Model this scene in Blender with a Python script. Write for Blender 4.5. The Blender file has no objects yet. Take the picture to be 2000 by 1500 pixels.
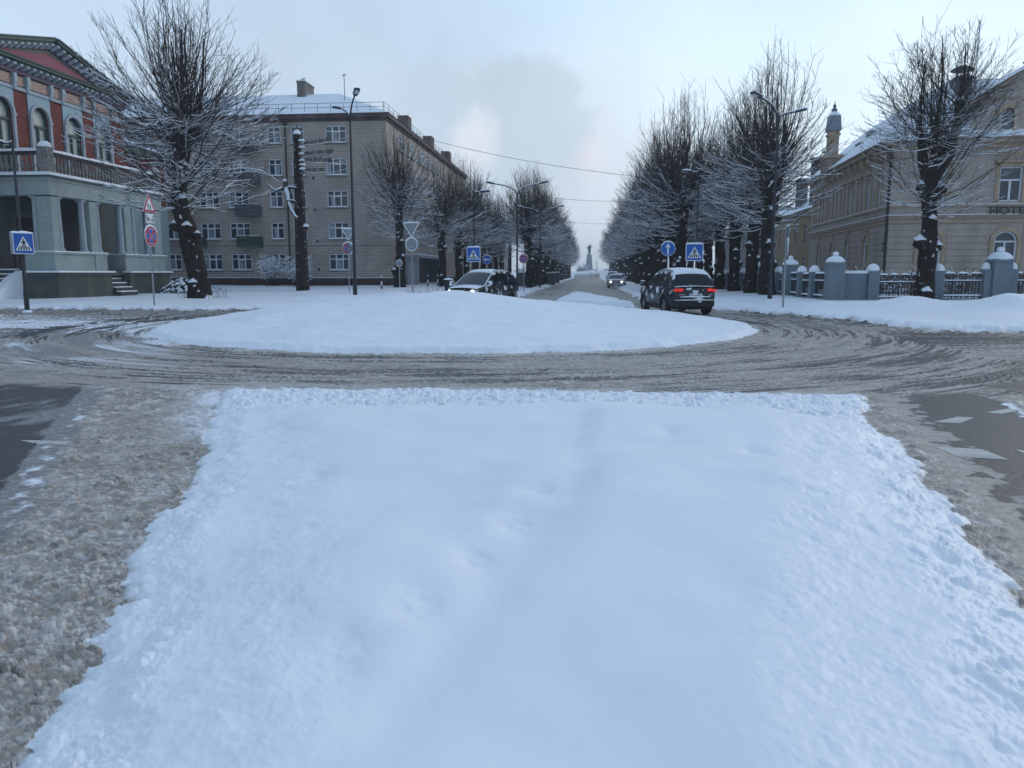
import bpy, math, random
import numpy as np
from mathutils import Vector, Matrix, noise as mnoise
R = math.radians
scene = bpy.context.scene
col = scene.collection
# ------------------------------------------------------------------ camera
cam_d = bpy.data.cameras.new("camera")
cam = bpy.data.objects.new("camera", cam_d)
col.objects.link(cam)
scene.camera = cam
cam_d.sensor_width = 36.0
cam_d.lens = 36.0 * 1500 / 2000
cam_d.clip_start = 0.05
cam_d.clip_end = 4000
cam.location = (0, 0, 1.65)
PITCH = math.atan((750 - 533.5) / 1500)
cam.rotation_euler = (R(90) - PITCH, 0, R(5.65))
# ------------------------------------------------------------------ world
world = bpy.data.worlds.new("World")
scene.world = world
world.use_nodes = True
SUN_EL, SUN_AZ = R(9), R(48)          # sun veiled behind cloud, low, front right
def build_world():
    nt = world.node_tree
    N, L = nt.nodes, nt.links
    N.clear()
    out = N.new("ShaderNodeOutputWorld")
    bg = N.new("ShaderNodeBackground")
    L.new(bg.outputs[0], out.inputs[0])
    def math_(op, a, b=None, c=None, clamp=False):
        m = N.new("ShaderNodeMath"); m.operation = op; m.use_clamp = clamp
        for i, v in enumerate((a, b, c)):
            if v is None: continue
            if isinstance(v, (int, float)): m.inputs[i].default_value = v
            else: L.new(v, m.inputs[i])
        return m.outputs[0]
    def mix(f, a, b):
        m = N.new("ShaderNodeMix"); m.data_type = "RGBA"
        if isinstance(f, (int, float)): m.inputs[0].default_value = f
        else: L.new(f, m.inputs[0])
        for i, v in ((6, a), (7, b)):
            if isinstance(v, tuple): m.inputs[i].default_value = (*v, 1)
            else: L.new(v, m.inputs[i])
        return m.outputs[2]
    tc = N.new("ShaderNodeTexCoord")
    d = tc.outputs["Generated"]
    sep = N.new("ShaderNodeSeparateXYZ"); L.new(d, sep.inputs[0])
    sky = N.new("ShaderNodeTexSky"); sky.sky_type = "NISHITA"; sky.sun_disc = False
    sky.sun_elevation = SUN_EL; sky.sun_rotation = SUN_AZ; sky.air_density = 1.0; sky.dust_density = 1.5; sky.ozone_density = 2.0
    sk = N.new("ShaderNodeMixRGB"); sk.blend_type = "MULTIPLY"; sk.inputs[0].default_value = 1
    L.new(sky.outputs[0], sk.inputs[1]); sk.inputs[2].default_value = (0.5, 0.5, 0.5, 1)
    # overcast veil: brightness by elevation
    ramp = N.new("ShaderNodeValToRGB")
    L.new(sep.outputs[2], ramp.inputs[0])
    e = ramp.color_ramp.elements
    e[0].position = 0.0; e[0].color = (5.0, 6.2, 7.5, 1)
    e[1].position = 1.0; e[1].color = (3.35, 4.75, 7.0, 1)
    for p, c in ((0.07, (5.4, 6.6, 7.9)), (0.16, (6.2, 7.75, 9.0)), (0.26, (5.7, 7.5, 9.3)), (0.45, (3.9, 5.5, 7.9))):
        x = e.new(p); x.color = (*c, 1)
    def blob(px, py, pz, r0, r1):
        v = N.new("ShaderNodeVectorMath"); v.operation = "DISTANCE"
        L.new(warp, v.inputs[0]); v.inputs[1].default_value = Vector((px, py, pz)).normalized()
        mr = N.new("ShaderNodeMapRange"); mr.interpolation_type = "SMOOTHSTEP"
        L.new(v.outputs["Value"], mr.inputs[0])
        mr.inputs[1].default_value = r1; mr.inputs[2].default_value = r0
        return mr.outputs[0]
    def noise_(scale, detail, rough, vec=None):
        n = N.new("ShaderNodeTexNoise"); n.inputs["Scale"].default_value = scale
        n.inputs["Detail"].default_value = detail; n.inputs["Roughness"].default_value = rough
        L.new(vec if vec is not None else d, n.inputs["Vector"])
        return n
    nw = noise_(15.0, 7, 0.62)
    sc = N.new("ShaderNodeVectorMath"); sc.operation = "MULTIPLY_ADD"
    L.new(nw.outputs["Color"], sc.inputs[0]); sc.inputs[1].default_value = (0.12, 0.12, 0.10)
    ad = N.new("ShaderNodeVectorMath"); ad.operation = "ADD"
    L.new(d, ad.inputs[0]); ad.inputs[1].default_value = (-0.06, -0.06, -0.05)
    L.new(ad.outputs[0], sc.inputs[2])
    warp = sc.outputs[0]
    def px_dir(px, py):
        u = (px - 1000) / 1500; v = (750 - py) / 1500
        cp, sp = math.cos(PITCH), math.sin(PITCH)
        x, y, z = u, cp + v * sp, -sp + v * cp
        a = R(5.65)
        return (x * math.cos(a) - y * math.sin(a), x * math.sin(a) + y * math.cos(a), z)
    col_ = ramp.outputs[0]
    # large soft grey veil in the left part of the sky
    n1 = noise_(2.3, 4, 0.5)
    veil = math_("MULTIPLY", blob(*px_dir(330, 40), 0.05, 0.62), math_("MULTIPLY_ADD", n1.outputs[0], 1.8, -0.25, True))
    veil = math_("MULTIPLY", veil, 0.95, None, True)
    col_ = mix(veil, col_, (4.4, 5.4, 6.7))
    n2 = noise_(5.5, 6, 0.55)
    # brighter cream rims then grey cumulus
    for (px, py, r0, r1, a) in ((930, 265, 0.03, 0.10, 0.9), (1190, 235, 0.0, 0.15, 0.5), (1130, 262, 0.01, 0.07, 0.5)):
        m = math_("MULTIPLY", blob(*px_dir(px, py), r0, r1), a)
        col_ = mix(m, col_, (7.9, 8.1, 8.5))
    for (px, py, r0, r1, a) in ((850, 212, 0.045, 0.075, 0.75), (1045, 232, 0.055, 0.085, 0.85), (1000, 290, 0.07, 0.12, 0.7), (1130, 330, 0.05, 0.16, 0.5), (800, 310, 0.05, 0.18, .55), (930, 400, 0.10, 0.30, .5), (620, 150, .02, .2, .4)):
        m = math_("MULTIPLY", blob(*px_dir(px, py), r0, r1), a)
        col_ = mix(m, col_, (4.7, 5.6, 6.7))
    m = math_("MULTIPLY", blob(*px_dir(925, 278), 0.015, 0.05), 0.55)
    col_ = mix(m, col_, (7.4, 7.7, 8.1))
    m = math_("MULTIPLY", blob(*px_dir(1148, 297), 0.0, 0.036), 0.3)
    col_ = mix(m, col_, (8.8, 6.9, 6.9))
    m = math_("MULTIPLY", blob(*px_dir(1170, 400), 0.0, 0.12), 0.22)
    col_ = mix(m, col_, (7.6, 6.9, 7.3))
    m = math_("MULTIPLY", blob(*px_dir(1390, 165), 0.0, 0.035), 0.3)
    col_ = mix(m, col_, (6.6, 6.5, 7.6))
    # brighter to the right
    rt = math_("MULTIPLY", blob(*px_dir(1900, 230), 0.1, 0.65), 0.4)
    col_ = mix(rt, col_, (8.3, 9.4, 9.9))
    n3 = noise_(3.2, 6, 0.6)
    mot = math_("MULTIPLY_ADD", n3.outputs[0], 0.34, 0.83)
    # sky is brighter on the side of the veiled sun, ahead of the camera
    dt = N.new("ShaderNodeVectorMath"); dt.operation = "DOT_PRODUCT"; L.new(d, dt.inputs[0]); dt.inputs[1].default_value = (0.2, 0.98, 0.0)
    fr_ = N.new("ShaderNodeMapRange"); L.new(dt.outputs["Value"], fr_.inputs[0]); fr_.inputs[1].default_value = -0.6; fr_.inputs[2].default_value = 0.9
    fr_.inputs[3].default_value = 1.02; fr_.inputs[4].default_value = 1.36
    mot = math_("MULTIPLY", mot, fr_.outputs[0])
    mm = N.new("ShaderNodeVectorMath"); mm.operation = "SCALE"
    L.new(col_, mm.inputs[0]); L.new(mot, mm.inputs["Scale"])
    fin = mix(0.88, sk.outputs[0], mm.outputs[0])
    L.new(fin, bg.inputs[0])
    bg.inputs[1].default_value = 0.1
build_world()
sun_d = bpy.data.lights.new("sun", "SUN")
sun_d.energy = 0.9; sun_d.angle = R(24); sun_d.color = (1.0, 0.93, 0.86)
sun = bpy.data.objects.new("sun", sun_d); col.objects.link(sun)
sd = Vector((math.sin(SUN_AZ) * math.cos(SUN_EL + .25), math.cos(SUN_AZ) * math.cos(SUN_EL + .25), math.sin(SUN_EL + .25)))
sun.rotation_euler = sd.to_track_quat("Z", "Y").to_euler()
scene.view_settings.view_transform = "Standard"
scene.view_settings.look = "None"
scene.view_settings.exposure = 0.0
scene.view_settings.gamma = 1
scene.render.engine = "CYCLES"
scene.cycles.use_denoising = True
scene.cycles.max_bounces = 6
scene.cycles.transparent_max_bounces = 6
scene.cycles.caustics_reflective = False
scene.cycles.caustics_refractive = False
# ------------------------------------------------------------------ materials
MATS = {}
def mat(name, color, rough=0.8, var=0.12, scale=6.0, metal=0.0, spec=0.4, snow=None, bump=0.0, bscale=40.0, emit=None, es=1.0, detail=4, stain=None, patch=0.0, pscale=7.0, coat=0.0):
    """procedural surface: noise-varied base colour, optional lying snow on upward faces, optional stuck snow patches"""
    if name in MATS: return MATS[name]
    m = bpy.data.materials.new(name); m.use_nodes = True
    nt = m.node_tree; N, L = nt.nodes, nt.links
    b = N["Principled BSDF"]
    b.inputs["Roughness"].default_value = rough; b.inputs["Metallic"].default_value = metal
    b.inputs["Specular IOR Level"].default_value = spec
    if coat: b.inputs["Coat Weight"].default_value = coat; b.inputs["Coat Roughness"].default_value = 0.08
    tc = N.new("ShaderNodeTexCoord")
    nz = N.new("ShaderNodeTexNoise"); nz.inputs["Scale"].default_value = scale; nz.inputs["Detail"].default_value = detail
    nz.inputs["Roughness"].default_value = 0.6
    L.new(tc.outputs["Object"], nz.inputs["Vector"])
    cr = N.new("ShaderNodeValToRGB"); L.new(nz.outputs[0], cr.inputs[0])
    c = color
    cr.color_ramp.elements[0].position = 0.3; cr.color_ramp.elements[1].position = 0.7
    cr.color_ramp.elements[0].color = (*[x * (1 - var) for x in c], 1)
    cr.color_ramp.elements[1].color = (*[min(1, x * (1 + var)) for x in c], 1)
    cur = cr.outputs[0]; rg = None
    def mixc(f, a, bb):
        x = N.new("ShaderNodeMix"); x.data_type = "RGBA"; L.new(f, x.inputs[0]); L.new(a, x.inputs[6])
        x.inputs[7].default_value = (*bb, 1); return x.outputs[2]
    if stain:
        n2 = N.new("ShaderNodeTexNoise"); n2.inputs["Scale"].default_value = 0.7; n2.inputs["Detail"].default_value = 6
        mp = N.new("ShaderNodeMapping"); mp.inputs["Scale"].default_value = (1, 1, 0.35)
        L.new(tc.outputs["Object"], mp.inputs[0]); L.new(mp.outputs[0], n2.inputs["Vector"])
        mr = N.new("ShaderNodeMapRange"); mr.inputs[1].default_value = 0.5; mr.inputs[2].default_value = 0.75
        L.new(n2.outputs[0], mr.inputs[0]); cur = mixc(mr.outputs[0], cur, stain)
    fac = None
    if snow is not None or patch:
        n3 = N.new("ShaderNodeTexNoise"); n3.inputs["Scale"].default_value = pscale; n3.inputs["Detail"].default_value = 5
        L.new(tc.outputs["Object"], n3.inputs["Vector"])
    if snow is not None:
        g = N.new("ShaderNodeNewGeometry"); s = N.new("ShaderNodeSeparateXYZ"); L.new(g.outputs["Normal"], s.inputs[0])
        a = N.new("ShaderNodeMath"); a.operation = "MULTIPLY_ADD"; L.new(n3.outputs[0], a.inputs[0]); a.inputs[1].default_value = 0.5
        L.new(s.outputs[2], a.inputs[2])
        mr = N.new("ShaderNodeMapRange"); mr.inputs[1].default_value = snow + 0.2; mr.inputs[2].default_value = snow + 0.32
        L.new(a.outputs[0], mr.inputs[0]); fac = mr.outputs[0]
    if patch:
        mr = N.new("ShaderNodeMapRange"); mr.inputs[1].default_value = 1 - patch; mr.inputs[2].default_value = 1 - patch + 0.05
        L.new(n3.outputs[0], mr.inputs[0])
        if fac is None: fac = mr.outputs[0]
        else:
            mx = N.new("ShaderNodeMath"); mx.operation = "MAXIMUM"; L.new(fac, mx.inputs[0]); L.new(mr.outputs[0], mx.inputs[1]); fac = mx.outputs[0]
    if fac is not None:
        cur = mixc(fac, cur, (0.82, 0.86, 0.9))
        r1 = N.new("ShaderNodeMapRange"); r1.inputs[3].default_value = rough; r1.inputs[4].default_value = 0.85
        L.new(fac, r1.inputs[0]); L.new(r1.outputs[0], b.inputs["Roughness"])
    L.new(cur, b.inputs["Base Color"])
    if bump:
        nb = N.new("ShaderNodeTexNoise"); nb.inputs["Scale"].default_value = bscale; nb.inputs["Detail"].default_value = 5
        L.new(tc.outputs["Object"], nb.inputs["Vector"])
        bp = N.new("ShaderNodeBump"); bp.inputs["Strength"].default_value = min(1, bump); bp.inputs["Distance"].default_value = 0.02
        L.new(nb.outputs[0], bp.inputs["Height"]); L.new(bp.outputs[0], b.inputs["Normal"])
    if emit:
        b.inputs["Emission Color"].default_value = (*emit, 1); b.inputs["Emission Strength"].default_value = es
    MATS[name] = m
    return m
def brick_mat(name, c1, c2, mortar, bw, bh, ms, var=0.25):
    m = bpy.data.materials.new(name); m.use_nodes = True
    nt = m.node_tree; N, L = nt.nodes, nt.links; b = N["Principled BSDF"]; b.inputs["Roughness"].default_value = 0.9
    b.inputs["Specular IOR Level"].default_value = 0.2
    tc = N.new("ShaderNodeTexCoord"); s = N.new("ShaderNodeSeparateXYZ"); L.new(tc.outputs["Object"], s.inputs[0])
    a = N.new("ShaderNodeMath"); a.operation = "ADD"; L.new(s.outputs[0], a.inputs[0]); L.new(s.outputs[1], a.inputs[1])
    cb = N.new("ShaderNodeCombineXYZ"); L.new(a.outputs[0], cb.inputs[0]); L.new(s.outputs[2], cb.inputs[1])
    br = N.new("ShaderNodeTexBrick"); L.new(cb.outputs[0], br.inputs["Vector"])
    br.inputs["Color1"].default_value = (*c1, 1); br.inputs["Color2"].default_value = (*c2, 1); br.inputs["Mortar"].default_value = (*mortar, 1)
    br.inputs["Scale"].default_value = 1.0; br.inputs["Brick Width"].default_value = bw; br.inputs["Row Height"].default_value = bh
    br.inputs["Mortar Size"].default_value = ms; br.inputs["Mortar Smooth"].default_value = 0.2; br.inputs["Bias"].default_value = -0.1
    n = N.new("ShaderNodeTexNoise"); n.inputs["Scale"].default_value = 0.6; n.inputs["Detail"].default_value = 8
    L.new(tc.outputs["Object"], n.inputs["Vector"])
    mr = N.new("ShaderNodeMapRange"); mr.inputs[1].default_value = 0.3; mr.inputs[2].default_value = 0.7
    mr.inputs[3].default_value = 1 - var; mr.inputs[4].default_value = 1 + var * 0.6; L.new(n.outputs[0], mr.inputs[0])
    v = N.new("ShaderNodeVectorMath"); v.operation = "SCALE"; L.new(br.outputs[0], v.inputs[0]); L.new(mr.outputs[0], v.inputs["Scale"])
    L.new(v.outputs[0], b.inputs["Base Color"])
    bp = N.new("ShaderNodeBump"); bp.inputs["Strength"].default_value = 0.5; bp.inputs["Distance"].default_value = 0.01; bp.invert = True
    L.new(br.outputs["Fac"], bp.inputs["Height"]); L.new(bp.outputs[0], b.inputs["Normal"])
    MATS[name] = m
    return m
SNOW = mat("snow", (0.83, 0.87, 0.91), 0.85, 0.03, 3.0, spec=0.2, bump=0.25, bscale=18)
BARK = mat("bark", (0.028, 0.022, 0.019), 0.95, 0.5, 9.0, spec=0.1, snow=0.45, bump=1.0, bscale=22, patch=0.36, pscale=2.2)
TWIG = mat("twig", (0.046, 0.034, 0.030), 0.95, 0.3, 3.0, spec=0.1)
STEEL = mat("dark_steel", (0.018, 0.022, 0.03), 0.45, 0.25, 5.0, metal=0.2, spec=0.5)
GALV = mat("galvanised", (0.30, 0.33, 0.36), 0.45, 0.2, 8.0, metal=0.5)
GLASS = mat("window_glass", (0.035, 0.05, 0.07), 0.12, 0.5, 1.2, spec=0.7)
CURT = mat("curtain", (0.28, 0.31, 0.34), 0.35, 0.35, 2.5, spec=0.6)
WHITE = mat("white_paint", (0.70, 0.74, 0.78), 0.5, 0.05)
# ------------------------------------------------------------------ mesh helper
def np_mesh(name, V, Q, mi=None, mats=(), smooth=False):
    me = bpy.data.meshes.new(name)
    V = np.asarray(V, np.float32); Q = np.asarray(Q, np.int32); k = Q.shape[1]
    me.vertices.add(len(V)); me.vertices.foreach_set("co", V.ravel())
    me.loops.add(Q.size); me.loops.foreach_set("vertex_index", Q.ravel())
    me.polygons.add(len(Q)); me.polygons.foreach_set("loop_start", np.arange(0, Q.size, k, dtype=np.int32))
    if mi is not None: me.polygons.foreach_set("material_index", np.asarray(mi, np.int32))
    me.polygons.foreach_set("use_smooth", np.full(len(Q), smooth))
    for m in mats: me.materials.append(m)
    me.update(calc_edges=True); me.validate()
    return me
def link(name, me, parent=None, loc=None, rot=None):
    o = bpy.data.objects.new(name, me); col.objects.link(o)
    if parent: o.parent = parent
    if loc is not None: o.location = loc
    if rot is not None: o.rotation_euler = rot
    return o
def thing(name, label, cat, loc=(0, 0, 0), rz=0.0, group=None, me=None):
    o = link(name, me, None, loc, (0, 0, rz))
    o["label"] = label; o["category"] = cat; o["kind"] = "thing"
    if group: o["group"] = group
    return o
def clone(o, parent=None):
    c = o.copy(); col.objects.link(c)
    if parent: c.parent = parent
    for ch in o.children: clone(ch, c)
    return c
class MB:
    def __init__(s, off=(0, 0, 0)): s.v = []; s.f = []; s.m = []; s.off = Vector(off)
    def add(s, vs, fs, m=0):
        b = len(s.v); s.v += [tuple(x) for x in vs]
        for f in fs: s.f.append([b + i for i in f]); s.m.append(m)
    def box(s, x0, x1, y0, y1, z0, z1, m=0):
        s.add([(x0, y0, z0), (x1, y0, z0), (x1, y1, z0), (x0, y1, z0), (x0, y0, z1), (x1, y0, z1), (x1, y1, z1), (x0, y1, z1)],
              [(0, 3, 2, 1), (4, 5, 6, 7), (0, 1, 5, 4), (1, 2, 6, 5), (2, 3, 7, 6), (3, 0, 4, 7)], m)
        return s
    def frustum(s, cx, cy, z0, z1, a0, b0, a1, b1, m=0):
        s.add([(cx - a0, cy - b0, z0), (cx + a0, cy - b0, z0), (cx + a0, cy + b0, z0), (cx - a0, cy + b0, z0),
               (cx - a1, cy - b1, z1), (cx + a1, cy - b1, z1), (cx + a1, cy + b1, z1), (cx - a1, cy + b1, z1)],
              [(0, 3, 2, 1), (4, 5, 6, 7), (0, 1, 5, 4), (1, 2, 6, 5), (2, 3, 7, 6), (3, 0, 4, 7)], m)
        return s
    def prism(s, pts, fn, d0, d1, m=0):
        """polygon pts (u,v) extruded between depths d0,d1; fn(u,v,d)->xyz"""
        n = len(pts)
        s.add([fn(u, v, d0) for u, v in pts] + [fn(u, v, d1) for u, v in pts],
              [tuple(range(n - 1, -1, -1)), tuple(range(n, 2 * n))] + [(i, (i + 1) % n, n + (i + 1) % n, n + i) for i in range(n)], m)
        return s
    def ring(s, outer, inner, fn, d0, d1, m=0):
        """band between two outlines of equal length (open strip)"""
        n = len(outer)
        vs = []
        for a, b in zip(outer, inner): vs += [fn(*a, d0), fn(*a, d1), fn(*b, d1), fn(*b, d0)]
        fs = []
        for i in range(n - 1):
            k, q = 4 * i, 4 * i + 4
            fs += [(k + 1, k + 2, q + 2, q + 1), (k, k + 1, q + 1, q), (k + 2, k + 3, q + 3, q + 2)]
        s.add(vs, fs, m); return s
    def tube(s, pts, rad, n=8, m=0, cap=True):
        pts = [Vector(p) for p in pts]
        if not hasattr(rad, "__len__"): rad = [rad] * len(pts)
        vs = []; 
        ref = None
        for i, p in enumerate(pts):
            t = (pts[min(i + 1, len(pts) - 1)] - pts[max(i - 1, 0)]).normalized()
            if ref is None: ref = t.orthogonal().normalized()
            a = (ref - t * ref.dot(t)).normalized(); ref = a; b = t.cross(a)
            for k in range(n):
                w = 2 * math.pi * k / n
                vs.append(p + (a * math.cos(w) + b * math.sin(w)) * rad[i])
        fs = [(i * n + k, i * n + (k + 1) % n, (i + 1) * n + (k + 1) % n, (i + 1) * n + k) for i in range(len(pts) - 1) for k in range(n)]
        if cap: fs += [tuple(range(n - 1, -1, -1)), tuple((len(pts) - 1) * n + k for k in range(n))]
        s.add(vs, fs, m); return s
    def lathe(s, prof, n=16, c=(0, 0, 0), m=0, ax="z", flute=0, cap=True):
        vs = []
        for r, z in prof:
            for k in range(n):
                w = 2 * math.pi * k / n; rr = r * (1 - (flute if k % 2 else 0))
                x, y = rr * math.cos(w), rr * math.sin(w)
                vs.append({"z": (c[0] + x, c[1] + y, c[2] + z), "y": (c[0] + x, c[1] + z, c[2] + y), "x": (c[0] + z, c[1] + x, c[2] + y)}[ax])
        fs = [(i * n + k, i * n + (k + 1) % n, (i + 1) * n + (k + 1) % n, (i + 1) * n + k) for i in range(len(prof) - 1) for k in range(n)]
        if cap: fs += [tuple(range(n - 1, -1, -1)), tuple((len(prof) - 1) * n + k for k in range(n))]
        if ax == "y": fs = [tuple(reversed(f)) for f in fs]
        s.add(vs, fs, m); return s
    def wall(s, fn, u0, u1, z0, z1, holes, depth, m=0, m2=None):
        """wall sheet with rectangular openings and reveals. fn(u,z,d)->xyz, d inward"""
        us = sorted({u0, u1} | {h[0] for h in holes} | {h[1] for h in holes}); zs = sorted({z0, z1} | {h[2] for h in holes} | {h[3] for h in holes})
        for i in range(len(us) - 1):
            for j in range(len(zs) - 1):
                uc, zc = (us[i] + us[i + 1]) / 2, (zs[j] + zs[j + 1]) / 2
                if any(h[0] < uc < h[1] and h[2] < zc < h[3] for h in holes): continue
                s.add([fn(us[i], zs[j], 0), fn(us[i + 1], zs[j], 0), fn(us[i + 1], zs[j + 1], 0), fn(us[i], zs[j + 1], 0)], [(0, 1, 2, 3)], m)
        for a, b, c, d in holes:
            P = [(a, c), (b, c), (b, d), (a, d)]
            for k in range(4):
                p, q = P[k], P[(k + 1) % 4]
                s.add([fn(*p, 0), fn(*q, 0), fn(*q, depth), fn(*p, depth)], [(0, 1, 2, 3)], m if m2 is None else m2)
            s.add([fn(a, c, depth), fn(b, c, depth), fn(b, d, depth), fn(a, d, depth)], [(0, 1, 2, 3)], m if m2 is None else m2)
        return s
    def mesh(s, name, mats, smooth=False):
        me = bpy.data.meshes.new(name)
        o = s.off
        me.from_pydata([(x[0] - o[0], x[1] - o[1], x[2] - o[2]) for x in s.v], [], s.f)
        for m in (mats if isinstance(mats, (list, tuple)) else [mats]): me.materials.append(m)
        me.polygons.foreach_set("material_index", s.m)
        if smooth: me.polygons.foreach_set("use_smooth", [True] * len(s.f))
        me.update()
        if smooth:
            try: me.set_sharp_from_angle(angle=R(40))
            except Exception: pass
        return me
    def build(s, name, mats, parent=None, smooth=False, loc=None, rot=None):
        return link(name, s.mesh(name, mats, smooth), parent, loc, rot)
def text_mesh(txt, size, depth, m, align="LEFT", shear=0.0):
    cu = bpy.data.curves.new("t", "FONT"); cu.body = txt; cu.size = size; cu.extrude = depth; cu.align_x = align; cu.shear = shear
    o = bpy.data.objects.new("t", cu); col.objects.link(o); bpy.context.view_layer.update()
    me = bpy.data.meshes.new_from_object(o.evaluated_get(bpy.context.evaluated_depsgraph_get()))
    bpy.data.objects.remove(o); me.materials.clear(); me.materials.append(m)
    return me
# ------------------------------------------------------------------ numpy noise
def _h(ix, iy, s):
    n = (ix.astype(np.int64) * 374761393 + iy.astype(np.int64) * 668265263 + s * 1274126177) & 0xFFFFFFFF
    n = ((n ^ (n >> 13)) * 1274126177) & 0xFFFFFFFF
    n = ((n ^ (n >> 16)) * 2246822519) & 0xFFFFFFFF
    return ((n ^ (n >> 15)) & 0xFFFFFF) / float(0xFFFFFF)
def vnoise(x, y, s=0):
    ix, iy = np.floor(x), np.floor(y); fx, fy = x - ix, y - iy
    fx = fx * fx * fx * (fx * (fx * 6 - 15) + 10); fy = fy * fy * fy * (fy * (fy * 6 - 15) + 10)
    a, b, c, d = _h(ix, iy, s), _h(ix + 1, iy, s), _h(ix, iy + 1, s), _h(ix + 1, iy + 1, s)
    return (a + (b - a) * fx) * (1 - fy) + (c + (d - c) * fx) * fy
def fbm(x, y, o=4, s=0, g=0.5):
    t = np.zeros_like(x); a = 1.0; w = 0
    for k in range(o):
        t += a * vnoise(x * 2 ** k * 1.03 + k * 17.3, y * 2 ** k * 1.03 - k * 9.1, s + k * 7); w += a; a *= g
    return t / w
def worley(x, y, s=0):
    ix, iy = np.floor(x), np.floor(y); best = np.full_like(x, 9.0); sec = np.full_like(x, 9.0); idc = np.zeros_like(x)
    for dx in (-1, 0, 1):
        for dy in (-1, 0, 1):
            cx, cy = ix + dx, iy + dy
            px, py = cx + _h(cx, cy, s), cy + _h(cx, cy, s + 5)
            d = (x - px) ** 2 + (y - py) ** 2
            k = d < best; sec = np.where(k, best, np.minimum(sec, d)); best = np.where(k, d, best); idc = np.where(k, _h(cx, cy, s + 9), idc)
    return np.sqrt(best), idc, np.sqrt(sec)
def sst(a, b, x):
    t = np.clip((x - a) / (b - a), 0, 1); return t * t * (3 - 2 * t)
# ------------------------------------------------------------------ ground
CX, CY, RI, RO = -4.1, 24.5, 9.15, 13.5
def sd_box(x, y, x0, x1, y0, y1):
    dx = np.maximum(x0 - x, x - x1); dy = np.maximum(y0 - y, y - y1)
    return np.hypot(np.maximum(dx, 0), np.maximum(dy, 0)) + np.minimum(np.maximum(dx, dy), 0)
def smin(a, b, k=2.0):
    h = np.clip(0.5 + 0.5 * (b - a) / k, 0, 1); return b + (a - b) * h - k * h * (1 - h)
def xR(y): return 2.12 + (y - 3.8) * 0.228
def xL(y): return -1.88 - (y - 2.3) * 0.395
def fields(x, y):
    """signed distances: d_isl island (neg inside), d_spl near snow island, d_n north splitter, d_road outside of road union (pos = verge)"""
    w = (fbm(x * 0.9, y * 0.9, 3, 3) - 0.5)
    r = np.hypot(x - CX, y - CY)
    d_isl = r - RI + w * 0.5
    ds = np.maximum(np.maximum(x - xR(y), xL(y) - x), y - (10.55 + 0.05 * x))
    ds = np.maximum(ds, y - 10.55) + w * 0.42 + (fbm(x * 7, y * 7, 4, 11, .6) - 0.5) * 0.2
    hw = np.clip(2.1 - (y - 37) * 0.085, 0.35, 3); cxn = 0.15 - (y - 37) * 0.05
    d_n = np.maximum(np.abs(x - cxn) - hw, np.maximum(36.6 + np.abs(x - .3) * .3 - y, y - 57)) + w * 0.7
    road = r - RO
    west = sd_box(x, y, -200, -6, 5, 32.2); east = sd_box(x, y, 0, 200, -20, 22.3)
    north = sd_box(x + 0.75, y, -3.9, 3.9, 24, 252)
    south = sd_box(x, y, -40, 40, -60, 12)
    d = smin(smin(road, west, 2.5), east, 1.6); d = smin(d, north, 5.0); d = np.minimum(d, south)
    d = d + w * 0.9 * np.clip(y / 20, .3, 1)
    return d_isl, ds, d_n, d, r
def far_z(x, y):
    left = sst(-5, -16, x) * sst(46, 68, y) * 0.28
    return 0.14 + 0.16 * 1.0 + left
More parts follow.
